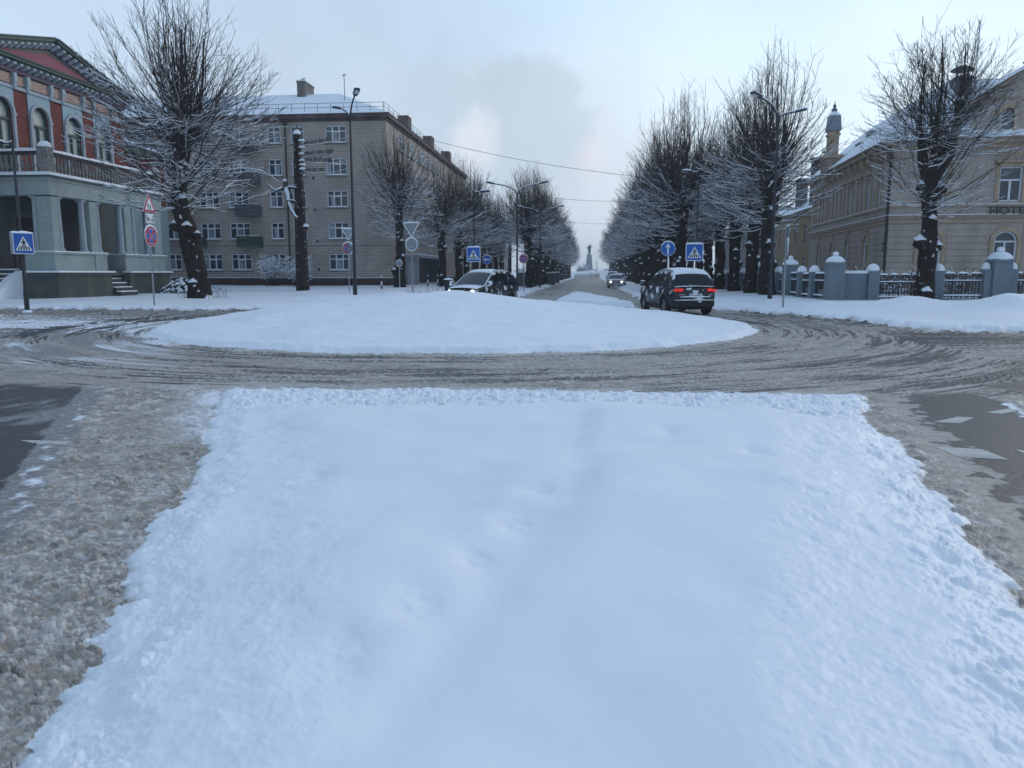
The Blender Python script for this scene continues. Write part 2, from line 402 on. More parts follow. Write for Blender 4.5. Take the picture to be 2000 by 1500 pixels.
def height(x, y, detail=True):
    d_isl, ds, d_n, d, r = fields(x, y)
    z = np.zeros_like(x)
    # verge
    v = (0.13 * sst(0, 0.45, d) + 0.17 * sst(0.3, 6, d) + sst(-5, -16, x) * sst(46, 68, y) * 0.28)
    v = v + (fbm(x * 0.35, y * 0.35, 3, 21) - 0.5) * 0.14 * sst(0.2, 3, d)
    v = v + 0.16 * np.exp(-((d - 0.8) / 0.5) ** 2) * fbm(x * 0.5, y * 0.5, 2, 31)
    # ploughed heaps on the right
    for px, py, a, sx, sy in ((15.4, 29.5, .62, 1.7, 1.4), (18.4, 30.5, .22, 2.6, 1.5), (12.6, 31.5, .45, 1.9, 1.5), (10.3, 33.8, .25, 2, 1.5), (-10.2, 39.2, .55, 1.6, 1.2), (-13.2, 38.2, .35, 2.0, 1.0), (-7.9, 41.5, .5, 1.4, 1.4), (-3.5, 257, 1.6, 9, 3), (6, 257, 1.5, 8, 3)):
        v = v + a * np.exp(-((x - px) / sx) ** 2 - ((y - py) / sy) ** 2) * (0.75 + 0.5 * fbm(x * 0.9, y * 0.9, 3, 41)) * sst(0, 1.2, d)
    z = z + v
    # roundabout mound
    q = np.clip(1 - (r / RI) ** 2, 0, 1)
    mound = 0.13 * sst(0, -0.35, d_isl) + 0.10 * sst(-0.4, -1.6, d_isl) + 0.10 * q + 0.64 * np.exp(-(np.hypot(x + 5.0, y - 26.2) / 4.7) ** 2) + 0.03 * sst(-2.2, -2.6, d_isl)
    mound = mound + (fbm(x * 0.45, y * 0.45, 4, 51) - 0.5) * 0.22 * sst(0, -3, d_isl)
    mound = mound + (fbm(x * 1.6, y * 1.6, 4, 53) - 0.5) * 0.07 * sst(0, -1, d_isl) + 0.05 * (fbm(x * 5, y * 5, 3, 54) - 0.5) * np.exp(-((d_isl + .3) / .5) ** 2)
    z = np.where(d_isl < 0, mound, z)
    # north splitter
    z = np.where(d_n < 0, 0.3 * sst(0, -0.5, d_n) + 0.22 * fbm(x * 0.7, y * 0.7, 3, 61) * sst(0, -1, d_n), z)
    # near splitter
    slab = sst(8.55, 8.25, y + 0.22 * (fbm(x * 1.3, x * 0 + y * 1.3, 3, 73) - .5))
    s = 0.045 * sst(0.02, -0.14, ds) + (0.07 * sst(-0.12, -0.5, ds) + 0.07 * sst(-0.4, -1.3, ds)) * (0.25 + 0.75 * slab)
    s = s + 0.03 * (fbm(x * 2.2, y * 2.2, 4, 75) - .4) * (1 - slab) * sst(0, -.2, ds)
    ridge = sst(-0.14, 0.16, x - 0.02 - 0.03 * np.sin(y * 2)) * sst(3.6, 6.6, y) * (1 - sst(7.3, 8.6, y))
    s = s + sst(0, -.5, ds) * ridge * 0.05 * np.exp(-np.clip(x - 0.2, 0, 9) / 1.7)
    s = s + 0.10 * sst(-3.2, 1.5, x) * sst(1.5, 5, y) * (1 - sst(7.9, 8.9, y)) * sst(-.05, -1.3, ds)
    s = s + (fbm(x * 0.8, y * 0.8, 3, 71) - 0.5) * 0.13 * sst(0, -1, ds) * (1 - sst(8, 9, y))
    # old footprints, half filled
    for px, py in ((-0.95, 2.75), (-0.75, 3.2), (-0.55, 3.75), (-0.4, 4.3), (-0.3, 4.95), (0.7, 6.6), (1.3, 6.0), (-2.0, 5.4)):
        s = s - 0.04 * (.5 + fbm(x * 6, y * 6, 3, 77)) * np.exp(-(((x - px) / 0.13) ** 2 + ((y - py) / 0.2) ** 2))
    tr = x + 0.55 - (y - 2.9) * 0.22
    s = s - 0.035 * np.exp(-(tr / 0.18) ** 2) * (1 - sst(5.5, 7, y))
    z = np.where(ds < 0.02, s, z)
    return z
def clump_fields(x, y, d_isl, ds, d_n, d, r):
    """crumble mask (rough broken snow), dirt, asphalt, white-ness on the road"""
    onroad = (d < 0) & (d_isl > 0) & (ds > 0) & (d_n > 0)
    crumb = np.zeros_like(x); dirt = np.zeros_like(x); asph = np.zeros_like(x); white = np.zeros_like(x)
    near = y < 12
    # near splitter edges
    fr = 0.8 * sst(8.2, 8.6, y + 0.35 * (fbm(x * 2, y * 2, 3, 81) - 0.5)) * (ds < 0.02)
    crumb = np.maximum(crumb, 0.8 * fr)
    eR = xR(y) - x; eL = x - xL(y)
    side = np.maximum(np.exp(-(np.clip(eR, 0, 9) / 0.42) ** 2) * (.35 + fbm(x * 2.5, y * 2.5, 3, 83)), 1.0 * np.exp(-(np.clip(eL, 0, 9) / 0.36) ** 2) * (.3 + fbm(x * 2.5, y * 2.5, 3, 84))) * (ds < 0.02)
    crumb = np.maximum(crumb, side * 0.45)
    # road base
    th = np.arctan2(y - CY, x - CX)
    arc = th * np.maximum(r, 5)
    ringw = sst(RO + 5.5, RO, r)
    t1 = np.where(ringw > 0.3, arc, np.where(y > 24, y, y)); t2 = np.where(ringw > 0.3, r, x)
    farE = (x > 8) | (x < -16)
    t1 = np.where(farE, x, t1); t2 = np.where(farE, y, t2)
    streak = fbm(t1 * 0.12, t2 * 2.6, 5, 91, 0.6)
    streak2 = fbm(t1 * 0.3, t2 * 7.0, 4, 93, 0.65)
    patch = fbm(x * 0.33, y * 0.33, 4, 95)
    fine = fbm(x * 6, y * 6, 3, 97)
    streak3 = fbm(t1 * 0.9, t2 * 19.0, 3, 94, 0.6)
    D = 0.82 + (streak - 0.5) * 0.9 + (patch - .5) * .7 + (streak2 - .5) * .7 + (streak3 - .5) * .5
    A = 0.37 + (streak2 - 0.5) * 0.8 + (patch - 0.5) * 0.7 + (streak - .5) * .6 + (streak3 - .5) * .9
    W = 0.24 + (patch - 0.5) * 0.8 + (fbm(t1 * 0.25, t2 * 2.2, 5, 101, .62) - 0.5) * 0.9
    # whiter towards the west, along the inner rim and just behind the near island
    W = W + 0.75 * sst(-8, -14, x) * sst(18, 22, y) * (1 - sst(27.5, 29, y)) + 0.35 * np.exp(-((d_isl - 0.15) / 0.35) ** 2)
    W = W - 0.5 * sst(28, 30.5, y) * sst(-10, -14, x)
    W = W + 0.9 * np.exp(-((y - 10.85) / 0.22) ** 2) * (x < 3.6) * (x > -6)
    W = W + 0.8 * sst(8.0, 8.8, y) * sst(11.2, 10.6, y) * sst(-7.5, -6, x) * (x < -2)
    W = W + 0.35 * sst(-5, -9, x) * (y > 12) * (y < 18)
    D = D - 0.25 * sst(3, 8, x) * (y > 12) - .35 * sst(-6, -11, x)
    A = A + 0.12 * sst(2, 8, x) + 0.15 * np.exp(-((d_isl - 0.75) / 0.35) ** 2) * (x < 4) * (y < 25)
    # dark double arc tracks at the west end of the island
    for rr, ww in ((10.9, .4), (12.3, .45)):
        A = A + 0.5 * np.exp(-((r - rr) / ww) ** 2) * sst(-10.0, -12.5, x) * sst(30, 26, y) * sst(17.5, 20, y) * (0.4 + fine)
    # right carriageway
    e = x - xR(y)
    m = sst(11.5, 9.8, y) * sst(-.75, -.7, e)
    De = 1.3 * np.exp(-((e - 0.10) / 0.22) ** 2) + 0.75 * sst(-0.8, -0.7, e) * sst(0.75, 0.35, e + (fine - .5) * .5)
    Ae = (0.46 + .55 * fbm(x * 3, y * 1.0, 4, 107) + .5 * fbm(x * 1.1, y * 1.1, 3, 108)) * sst(0.35, 0.7, e + (fine - .5) * .6) * sst(1.85, 1.5, e + (fine - .5) * .4) + 0.7 * sst(2.3, 2.7, e) * sst(3.9, 3.3, e)
    We = (.5 + .9 * fine) * np.exp(-((e - 1.72 + .2 * (patch - .5)) / 0.2) ** 2)
    D = D * (1 - m) + m * (De + 0.9 * np.exp(-((e - 2.0) / 0.16) ** 2) + 0.45 * sst(2.1, 2.3, e)); A = A * (1 - m) + m * Ae; W = W * (1 - m) + m * We
    crumb = np.maximum(crumb, m * onroad * (np.exp(-((e - 0.1) / 0.2) ** 2) * 0.55 + 0.8 * np.exp(-((e - 1.95) / 0.16) ** 2)))
    # dark wet streaks continuing into the junction
    A = A + 0.45 * np.exp(-((x - 6.9 - (y - 12) * .45) / 0.5) ** 2) * sst(17, 12.5, y) * (y > 10)
    # left carriageway
    e = xL(y) - x
    e2 = 0.85 + (y - 3.9) * 0.165
    m = sst(11.2, 9.8, y + (patch - .5) * 1.0) * sst(-.8, -.75, e)
    ew = e + (fbm(x * 2.2, y * 2.2, 3, 115) - .5) * .3
    inb = sst(e2 + 0.08, e2 - 0.08, ew)
    De = inb * (0.95 + 0.7 * (fbm(x * 1.2, y * 1.2, 3, 111) - 0.35) - 0.75 * sst(5.2, 8.0, y) * sst(1.1, .1, e) )
    We = (0.0 + .95 * fine) * np.exp(-((e - e2 - 0.12 + .25 * (fbm(x * 3, y * 3, 3, 119) - .5)) / 0.2) ** 2) + 0.4 * sst(e2 + 1.7, e2 + 2.2, e) + .4 * (patch - .4) * sst(e2, e2 + .3, e)
    We = We + inb * (sst(4.8, 7.4, y + (patch - .5) * 3) * sst(1.45, .25, ew) * 1.0 + .5 * (patch - .42))
    Ae = (0.84 + 0.9 * (patch - .5) + .8 * (fbm(x * 5, y * 2.2, 3, 117) - .5)) * sst(e2 + 0.2, e2 + 0.38, e) * sst(e2 + 2.3, e2 + 1.5, e) + .25 * sst(e2 + 2, e2 + 2.5, e)
    D = D * (1 - m) + m * (De + 0.5 * sst(e2 + 1.6, e2 + 2.2, e) + .12); A = A * (1 - m) + m * Ae; W = W * (1 - m) + m * We
    crumb = np.maximum(crumb, m * inb * (0.45 + 0.5 * patch) * onroad); crumb = np.maximum(crumb, m * .14 * onroad)
    dirt = np.where(onroad, D, 0); asph = np.where(onroad, A, -0.5); white = np.where(onroad, W, 1)
    # dirty rims where the verge meets the road
    dirt = np.where(~onroad & (d > 0) & (ds > 0), 0.75 * np.exp(-d / 0.35) * fbm(x * 1.5, y * 1.5, 3, 121) * 1.4, dirt)
    crumb = np.where(~onroad & (d > 0) & (ds > 0), np.maximum(crumb, 0.7 * np.exp(-d / 0.7)), crumb)
    crumb = np.where(onroad & (y > 11.2), 0.16 + 0.5 * np.clip(streak3 - .45, 0, 1) + 0.5 * np.exp(-np.abs(d) / 0.4) + .3 * np.exp(-d_isl / 0.35), crumb)
    dirt = np.where(ds <= 0, 0.85 * np.exp(ds / 0.10) * (x < 3.3) * fbm(x * 3, y * 3, 3, 123) + 0.10 * fr, dirt)
    dirt = np.where(d_isl <= 0, 0.8 * np.exp(d_isl / 0.16) * fbm(x * 1.3, y * 1.3, 3, 125), dirt)
    return crumb, dirt, asph, white, onroad
def gz(x, y):
    return float(height(np.array([float(x)]), np.array([float(y)]))[0])
def build_ground():
    r1 = 1.25 * 1.0042 ** np.arange(0, 955)
    r1 = r1[r1 < 66]
    r2 = r1[-1] * 1.03 ** np.arange(1, 120); r2 = r2[r2 < 3000]
    rr = np.concatenate([[0.02, 0.5, 0.9], r1, r2])
    a1 = np.linspace(-43, 43, 1050)
    a2 = np.concatenate([a1[:-1], np.linspace(43, 317, 120)[:-1]])
    ang = np.radians(a2) + R(-5.65)
    A_, R_ = np.meshgrid(ang, rr)
    x = (R_ * np.sin(A_)).ravel(); y = (R_ * np.cos(A_)).ravel()
    d_isl, ds, d_n, d, r = fields(x, y)
    z = height(x, y)
    crumb, dirt, asph, white, onroad = clump_fields(x, y, d_isl, ds, d_n, d, r)
    dist = np.hypot(x, y)
    k = (crumb > 0.02) & (dist < 60)
    xx, yy = x[k] + 0.07 * fbm(x[k] * 7, y[k] * 7, 2, 5), y[k] + 0.07 * fbm(x[k] * 7, y[k] * 7, 2, 6)
    dk = dist[k]
    def lumps(sc, amp, seed):
        """rounded broken lumps at one fixed size"""
        w1, id1, w2 = worley(xx * sc, yy * sc, seed)
        rr_ = 0.45 + 0.3 * id1
        return np.sqrt(np.clip(rr_ ** 2 - w1 ** 2, 0, None)) * sst(0, .22, w2 - w1) * amp * (0.3 + id1) * 1.15, id1
    la, ia = lumps(24, 0.020, 131); lb, ib = lumps(46, 0.012, 133); lc, ic = lumps(9.0, 0.05, 135); ld, idd = lumps(3.2, 0.15, 137)
    f1 = sst(7, 12, dk); f2 = sst(18, 30, dk)
    near_ = la + lb * (1 - sst(5, 8, dk)) + lc * sst(.70, .85, ic) + 0.03 * fbm(xx * 3, yy * 6, 4, 139)
    c = near_ * (1 - f1) + (lc * 1.0 + la * .5) * f1 * (1 - f2) + (ld * .8 + lc * .5) * f2
    cm = np.clip((crumb[k] - 0.02) * 1.05, 0, 1)
    soft = np.where(ds[k] < 0.05, sst(.05, -.35, ds[k]) * .8 + .2, 1.0); soft = np.where(onroad[k] & (y[k] < 12), .62, soft)
    z[k] += cm * c * 1.3 * soft
    col_v = np.zeros(len(x)); col_v[k] = ((ia * .5 + ib * .5) * (1 - f1) + ic * f1 - 0.5) * cm * 1.3 + (fbm(xx * 4, yy * 4, 3, 141) - .5) * cm
    # gentle micro relief on the driven surface
    z = z + np.where(onroad & (y > 11.8), 0.02 * (dirt - 0.4) * 0.5 + 0.015 * (white - 0.3) * 0.5 - 0.012 * np.clip(asph, 0, 1), 0)
    nr, na = len(rr), len(ang)
    V = np.stack([x, y, z], 1)
    i = np.arange(nr - 1)[:, None] * na; j = np.arange(na)[None, :]; j2 = (j + 1) % na
    Q = np.stack([i + j, i + j2, i + na + j2, i + na + j], -1).reshape(-1, 4)[:, ::-1]
    # regions -> separate objects
    cx = x[Q].mean(1); 
    reg_v = np.where(ds < 0.0, 2, np.where(d_isl < 0, 1, np.where(d_n < 0, 3, np.where(d < 0, 0, 4))))
    reg = reg_v[Q[:, 0]]
    m = ground_mat()
    # smooth shading normals shared over the seams
    e1 = V[Q[:, 1]] - V[Q[:, 0]]; e2 = V[Q[:, 3]] - V[Q[:, 0]]
    fn = np.cross(e1, e2); nv = np.zeros_like(V)
    for q in range(4): 
        for ax in range(3): nv[:, ax] += np.bincount(Q[:, q], fn[:, ax], len(V))
    nv /= np.maximum(np.linalg.norm(nv, axis=1, keepdims=True), 1e-9)
    for k_, (name) in enumerate(("road", "roundabout_ground", "traffic_island_ground", "splitter_ground", "ground")):
        sel = Q[reg == k_]
        if not len(sel): continue
        u, inv = np.unique(sel.ravel(), return_inverse=True)
        me = np_mesh(name, V[u], inv.reshape(-1, 4), None, (m,), True)
        at = me.attributes.new("surf", "FLOAT_COLOR", "POINT")
        at.data.foreach_set("color", np.stack([dirt[u], asph[u], white[u], crumb[u]], 1).astype(np.float32).ravel())
        at = me.attributes.new("vary", "FLOAT", "POINT"); at.data.foreach_set("value", col_v[u].astype(np.float32))
        try: me.normals_split_custom_set_from_vertices(nv[u].tolist())
        except Exception as ex: print("normals", ex)
        o = link(name, me); o["kind"] = "structure"
        o["label"] = {"road": "icy road covered in brown slush and wheel tracks", "roundabout_ground": "round snow mound in the middle of the roundabout", "traffic_island_ground": "smooth snow on the traffic island in front", "splitter_ground": "small snow heap between the lanes beyond the roundabout", "ground": "snow covered verge and pavement"}[name]
def ground_mat():
    m = bpy.data.materials.new("snow_and_slush"); m.use_nodes = True
    nt = m.node_tree; N, L = nt.nodes, nt.links; b = N["Principled BSDF"]
    at = N.new("ShaderNodeAttribute"); at.attribute_name = "surf"
    s = N.new("ShaderNodeSeparateColor"); L.new(at.outputs["Color"], s.inputs[0])
    va = N.new("ShaderNodeAttribute"); va.attribute_name = "vary"
    tc = N.new("ShaderNodeTexCoord")
    def nz(scale, det=5, ro=0.6):
        n = N.new("ShaderNodeTexNoise"); n.inputs["Scale"].default_value = scale; n.inputs["Detail"].default_value = det; n.inputs["Roughness"].default_value = ro
        L.new(tc.outputs["Object"], n.inputs["Vector"]); return n.outputs[0]
    def mth(op, a, bb, c=None):
        x = N.new("ShaderNodeMath"); x.operation = op
        for i, v in enumerate((a, bb, c)):
            if v is None: continue
            if isinstance(v, (int, float)): x.inputs[i].default_value = v
            else: L.new(v, x.inputs[i])
        return x.outputs[0]
    def rng(v, a, bb, c=0.0, d=1.0):
        x = N.new("ShaderNodeMapRange"); x.interpolation_type = "SMOOTHSTEP"; L.new(v, x.inputs[0])
        x.inputs[1].default_value = a; x.inputs[2].default_value = bb; x.inputs[3].default_value = c; x.inputs[4].default_value = d; return x.outputs[0]
    def mx(f, a, bb):
        x = N.new("ShaderNodeMix"); x.data_type = "RGBA"; L.new(f, x.inputs[0])
        for i, v in ((6, a), (7, bb)):
            if isinstance(v, tuple): x.inputs[i].default_value = (*v, 1)
            else: L.new(v, x.inputs[i])
        return x.outputs[2]
    fine = nz(14, 6, 0.7); mid = nz(3.0, 5); vf = nz(60, 3, 0.7)
    snow = mx(mid, (0.78, 0.82, 0.86), (0.84, 0.87, 0.90))
    slush = mx(rng(mid, 0.3, 0.7), (0.255, 0.218, 0.178), (0.375, 0.336, 0.29))
    slush = mx(rng(va.outputs["Fac"], -0.25, 0.4), slush, (0.62, 0.585, 0.54))
    slush = mx(rng(fine, 0.4, 0.75), slush, (0.20, 0.17, 0.135))
    asp = mx(vf, (0.018, 0.018, 0.020), (0.060, 0.058, 0.058))
    grey = mx(rng(fine, .3, .7), (0.14, 0.135, 0.13), (0.33, 0.32, 0.31))
    # on-road base is packed grey ice; dirt and white ride over it, asphalt shows through
    dirtf = rng(mth("MULTIPLY_ADD", fine, 0.5, s.outputs[0]), 0.45, 1.05)
    whitef = rng(mth("MULTIPLY_ADD", fine, 0.7, s.outputs[2]), 0.80, 1.15)
    spk = nz(26, 4, 0.75)
    aspf = rng(mth("ADD", mth("MULTIPLY_ADD", fine, 0.7, s.outputs[1]), mth("MULTIPLY", spk, 0.9)), 1.28, 1.46)
    c = mx(dirtf, grey, slush)
    c = mx(whitef, c, snow)
    dirt_on_snow = mth("MULTIPLY", rng(mth("MULTIPLY_ADD", fine, 0.5, s.outputs[0]), 0.45, 0.9), 0.85)
    c = mx(dirt_on_snow, c, slush)
    c = mx(aspf, c, asp)
    L.new(c, b.inputs["Base Color"])
    ro = rng(aspf, 0, 1, 0.55, 0.42); L.new(ro, b.inputs["Roughness"])
    b.inputs["Specular IOR Level"].default_value = 0.35
    bp = N.new("ShaderNodeBump"); bp.inputs["Distance"].default_value = 0.02
    st = mth("MULTIPLY_ADD", rng(mth("SUBTRACT", 1.0, s.outputs[2]), 0.0, 0.8), 0.5, 0.18); 
    L.new(st, bp.inputs["Strength"])
    h = mth("ADD", mth("MULTIPLY", fine, 1.0), mth("MULTIPLY", vf, 0.35)); L.new(h, bp.inputs["Height"])
    L.new(bp.outputs[0], b.inputs["Normal"])
    MATS["ground"] = m
    return m
build_ground()
# painted road markings, thin sheets that ride just over the road
PAINT = mat("road_paint", (0.46, 0.46, 0.43), 0.6, 0.2, 30, bump=.3, stain=(.22, .21, .20))
def marking(pts, label):
    cx = sum(p[0] for p in pts) / len(pts); cy = sum(p[1] for p in pts) / len(pts)
    z = 0.005
    me = MB((cx, cy, 0)).prism(pts, lambda u, v, d: (u, v, d), z - .004, z - .001).mesh("road_marking", PAINT)
    o = link("road_marking", me, None, (cx, cy, 0)); o["kind"] = "structure"; o["label"] = label
marking([(3.86, 8.86), (4.28, 9.22), (4.44, 9.18), (4.10, 8.80)], "thin white dash on the bare asphalt, far one")
marking([(3.32, 7.58), (3.72, 7.50), (3.76, 7.08), (3.36, 7.16)], "white block on the asphalt beside the slush")
marking([(4.02, 7.50), (4.46, 7.40), (4.50, 7.0), (4.05, 7.05)], "white block on the asphalt at the right edge")
marking([(4.75, 9.55), (5.15, 9.85), (5.25, 9.78), (4.88, 9.45)], "white dash half hidden by the dirty snow ridge")
marking([(-5.62, 6.98), (-4.98, 6.98), (-4.92, 6.84), (-5.3, 6.82)], "white dash on the icy left lane")
# ------------------------------------------------------------------ trees
class Branches:
    def __init__(s): s.V = []; s.Q = []; s.M = []; s.n = 0
    def tube(s, P, r, n=3, m=0):
        P = np.asarray(P, float); r = np.asarray(r, float); k = len(P)
        T = np.gradient(P, axis=0); T /= np.maximum(np.linalg.norm(T, axis=1, keepdims=True), 1e-9)
        ref = np.array([0.31, 0.17, 0.93]) if abs(T[:, 2].mean()) < 0.8 else np.array([0.9, 0.3, 0.1])
        A = np.cross(T, ref); A /= np.maximum(np.linalg.norm(A, axis=1, keepdims=True), 1e-9); B = np.cross(T, A)
        w = np.arange(n) * 2 * math.pi / n
        ring = P[:, None] + r[:, None, None] * (A[:, None] * np.cos(w)[None, :, None] + B[:, None] * np.sin(w)[None, :, None])
        s._push(ring, n, m)
    def snow(s, P, r, f=1.0):
        P = np.asarray(P, float); r = np.asarray(r, float)
        T = np.gradient(P, axis=0); L = np.maximum(np.linalg.norm(T, axis=1), 1e-9); T /= L[:, None]
        flat = np.clip((0.86 - np.abs(T[:, 2])) / 0.35, 0, 1) * f
        if flat.max() < 0.1: return
        S = np.stack([T[:, 1], -T[:, 0], np.zeros(len(T))], 1); S /= np.maximum(np.linalg.norm(S, axis=1, keepdims=True), 1e-6)
        w = (r * 1.1 + 0.009) * flat; h = (r * 1.0 + 0.026) * flat
        Z = np.array([0, 0, 1.0])
        ring = np.stack([P - S * w[:, None] + Z * (r * .2)[:, None], P + S * w[:, None] + Z * (r * .2)[:, None], P + Z * (r * .3 + h)[:, None]], 1)
        s._push(ring, 3, 1)
    def _push(s, ring, n, m):
        k = len(ring); s.V.append(ring.reshape(-1, 3))
        i = np.arange(k - 1)[:, None] * n; j = np.arange(n)[None]; j2 = (j + 1) % n
        q = np.stack([i + j, i + j2, i + n + j2, i + n + j], -1).reshape(-1, 4) + s.n
        s.Q.append(q); s.M.append(np.full(len(q), m)); s.n += k * n
    def mesh(s, name, mats, smooth=False): return np_mesh(name, np.concatenate(s.V), np.concatenate(s.Q), np.concatenate(s.M), mats, smooth)
def bez(a, b, c, k):
    t = np.linspace(0, 1, k)[:, None]; return a * (1 - t) ** 2 + 2 * b * t * (1 - t) + c * t * t
def trunk_mesh(name, lines, rng, knobs, n=18):
    """lines: list of (points, radii) merged limbs; knobs: (pos, r) lumpy burrs with snow on top"""
    B = Branches()
    for pts, rad in lines:
        P = []; rr = []
        for i in range(len(pts) - 1):
            a, b = np.array(pts[i], float), np.array(pts[i + 1], float)
            K = max(3, int(np.linalg.norm(b - a) / 0.16))
            for t in np.arange(K) / K: P.append(a + (b - a) * t); rr.append(rad[i] * (1 - t) + rad[i + 1] * t)
        P.append(np.array(pts[-1], float)); rr.append(rad[-1])
        P = np.array(P); rr = np.array(rr)
        k = len(P); w = np.arange(n) * 2 * math.pi / n
        T = np.gradient(P, axis=0); T /= np.linalg.norm(T, axis=1, keepdims=True)
        A = np.cross(T, [0.1, 0.95, 0.05]); A /= np.linalg.norm(A, axis=1, keepdims=True); C = np.cross(T, A)
        ww, zz = np.meshgrid(w, P[:, 2]); sd = rng.randint(0, 999)
        lump = 1 + (fbm(np.cos(ww) * 1.4 + 3, zz * 0.8 + np.sin(ww) * 1.4, 4, sd) - 0.5) * 0.55 + (fbm(ww * 5.0, zz * 0.9, 3, sd + 3) - 0.5) * 0.22
        ring = P[:, None] + (rr[:, None] * lump)[..., None] * (A[:, None] * np.cos(w)[None, :, None] + C[:, None] * np.sin(w)[None, :, None])
        B._push(ring, n, 0)
    for (x, y, z), r in knobs:
        k = 8; th = np.linspace(0, math.pi, k); w = np.arange(10) * 2 * math.pi / 10
        tt, ww = np.meshgrid(th, w, indexing="ij"); sd = rng.randint(0, 999)
        rr = r * (0.75 + 0.6 * fbm(np.cos(ww) * 1.5 + 5, tt * 2 + np.sin(ww), 3, sd))
        ring = np.stack([x + rr * np.sin(tt) * np.cos(ww), y + rr * np.sin(tt) * np.sin(ww), z - rr * np.cos(tt)], -1)
        B._push(ring, 10, 0)
        ring2 = ring[5:].copy(); ring2[..., 2] += 0.03 + r * .10; ring2[..., :2] = (ring2[..., :2] - [x, y]) * rng.uniform(.55, .85) + [x + rng.uniform(-.1, .1) * r, y]
        B._push(ring2, 10, 1)
    return B.mesh(name, (BARK, SNOW), True)
def crown_mesh(name, rng, heads, H, Rr, zc, zlow, shoots, twigs=8, thick=1.0, up_frac=0.45, cx=0.0, cy=0.0, snowf=1.0, upspread=30, segs=8, snow_top=9.5):
    B = Branches()
    wts = [h[1] for h in heads]
    for i in range(shoots):
        h = rng.choices(heads, wts)[0]
        p0 = np.array(h[0], float) + np.array([rng.uniform(-.24, .24), rng.uniform(-.24, .24), rng.uniform(-.5, .5)])
        upright = rng.random() < h[2] * up_frac * 2
        az = rng.uniform(0, 2 * math.pi)
        el = R(90 - abs(rng.gauss(0, upspread))) if upright else R(rng.uniform(-14, 52))
        el = max(el, R(-16))
        d = np.array([math.cos(az) * math.cos(el), math.sin(az) * math.cos(el), math.sin(el)])
        # distance to the crown envelope
        rz = (H - zc) if d[2] > 0 else (zc - zlow)
        q = (p0 - [cx, cy, zc]) / [Rr, Rr, rz]; dd = d / [Rr, Rr, rz]
        a, b, c = dd @ dd, 2 * q @ dd, q @ q - 1
        disc = b * b - 4 * a * c
        if disc <= 0: continue
        L = (-b + math.sqrt(disc)) / (2 * a)
        if L < 0.6: continue
        L *= rng.uniform(0.68, 1.04)
        L = min(L, 8.5)
        end = p0 + d * L
        if upright: mid = p0 + d * L * 0.45 + np.array([math.cos(az), math.sin(az), 0]) * L * rng.uniform(.02, .13)
        else:
            hd = np.array([math.cos(az), math.sin(az), 0]); sag = rng.uniform(0.02, 0.2)
            mid = p0 + d * L * 0.5 - np.array([0, 0, sag * L]); end = end + np.array([0, 0, 0.10 * L])
        P = bez(p0, mid, end, segs)
        P[1:] += np.array([[rng.gauss(0, .06), rng.gauss(0, .06), rng.gauss(0, .05)] for _ in range(segs - 1)])
        r0 = (0.011 + 0.0042 * L) * thick * rng.uniform(.75, 1.25)
        rad = np.linspace(r0, 0.007 * thick, segs)
        B.tube(P, rad, 4 if r0 > .03 else 3, 0)
        sf = snowf * (1.0 if p0[2] + d[2] * L * .5 < snow_top else max(0.0, 1 - (p0[2] + d[2] * L * .5 - snow_top) / 2.5)) * rng.uniform(0.3, 1.1)
        if sf > 0.15: B.snow(P, rad, min(sf, 1))
        side = rng.choice((-1, 1))
        for k in range(twigs):
            t = rng.uniform(0.16, 0.97) ** 0.8; f = t * (segs - 1); j = min(int(f), segs - 2); g = f - j
            b0 = P[j] * (1 - g) + P[j + 1] * g; T = P[j + 1] - P[j]; T /= np.linalg.norm(T)
            side = -side
            s = np.cross(T, [rng.gauss(0, .5), rng.gauss(0, .5), 1.0]); s /= max(np.linalg.norm(s), 1e-6)
            e = T * rng.uniform(.55, .9) + s * side * rng.uniform(.45, .85) + np.array([0, 0, rng.uniform(-.05, .3)])
            l = L * rng.uniform(0.09, 0.26) * (1.25 - 0.65 * t)
            Q = bez(b0, b0 + e * l * .5, b0 + e * l + np.array([0, 0, l * rng.uniform(0, .22)]), 4)
            rt = 0.0105 * thick
            B.tube(Q, np.linspace(rt, 0.0055 * thick, 4), 3, 0)
            if sf > 0.2 and rng.random() < .42: B.snow(Q, np.full(4, .006 * thick), min(1, sf * .75))
            if rng.random() < 0.55:
                c0 = Q[1 + (k % 2)]; e2 = e - s * side * rng.uniform(.9, 1.5)
                Q2 = np.linspace(c0, c0 + e2 * l * rng.uniform(.3, .55), 3)
                B.tube(Q2, [.0075 * thick, .006 * thick, .0045 * thick], 3, 0)
                if sf > 0.5 and rng.random() < .4: B.snow(Q2, np.full(3, .005 * thick), min(1, sf * .7))
    return B.mesh(name, (TWIG, SNOW))
def make_tree(name, label, group, seed, H, Rr, zc, zlow, shoots, trunk, limbs, heads, twigs=8, thick=1.0, loc=(0, 0, 0), rz=0, knobs=(), cat="tree", **kw):
    rng = random.Random(seed)
    t = thing(name, label, cat, loc, rz, group)
    link("trunk", trunk_mesh("trunk", [trunk] + limbs, rng, knobs), t)
    link("crown", crown_mesh("crown", rng, heads, H, Rr, zc, zlow, shoots, twigs, thick, **kw), t)
    return t
def base_shoots(x, y, n, rng, spread=1.2):
    pass
G_TREE = "pollarded lindens along the avenue"
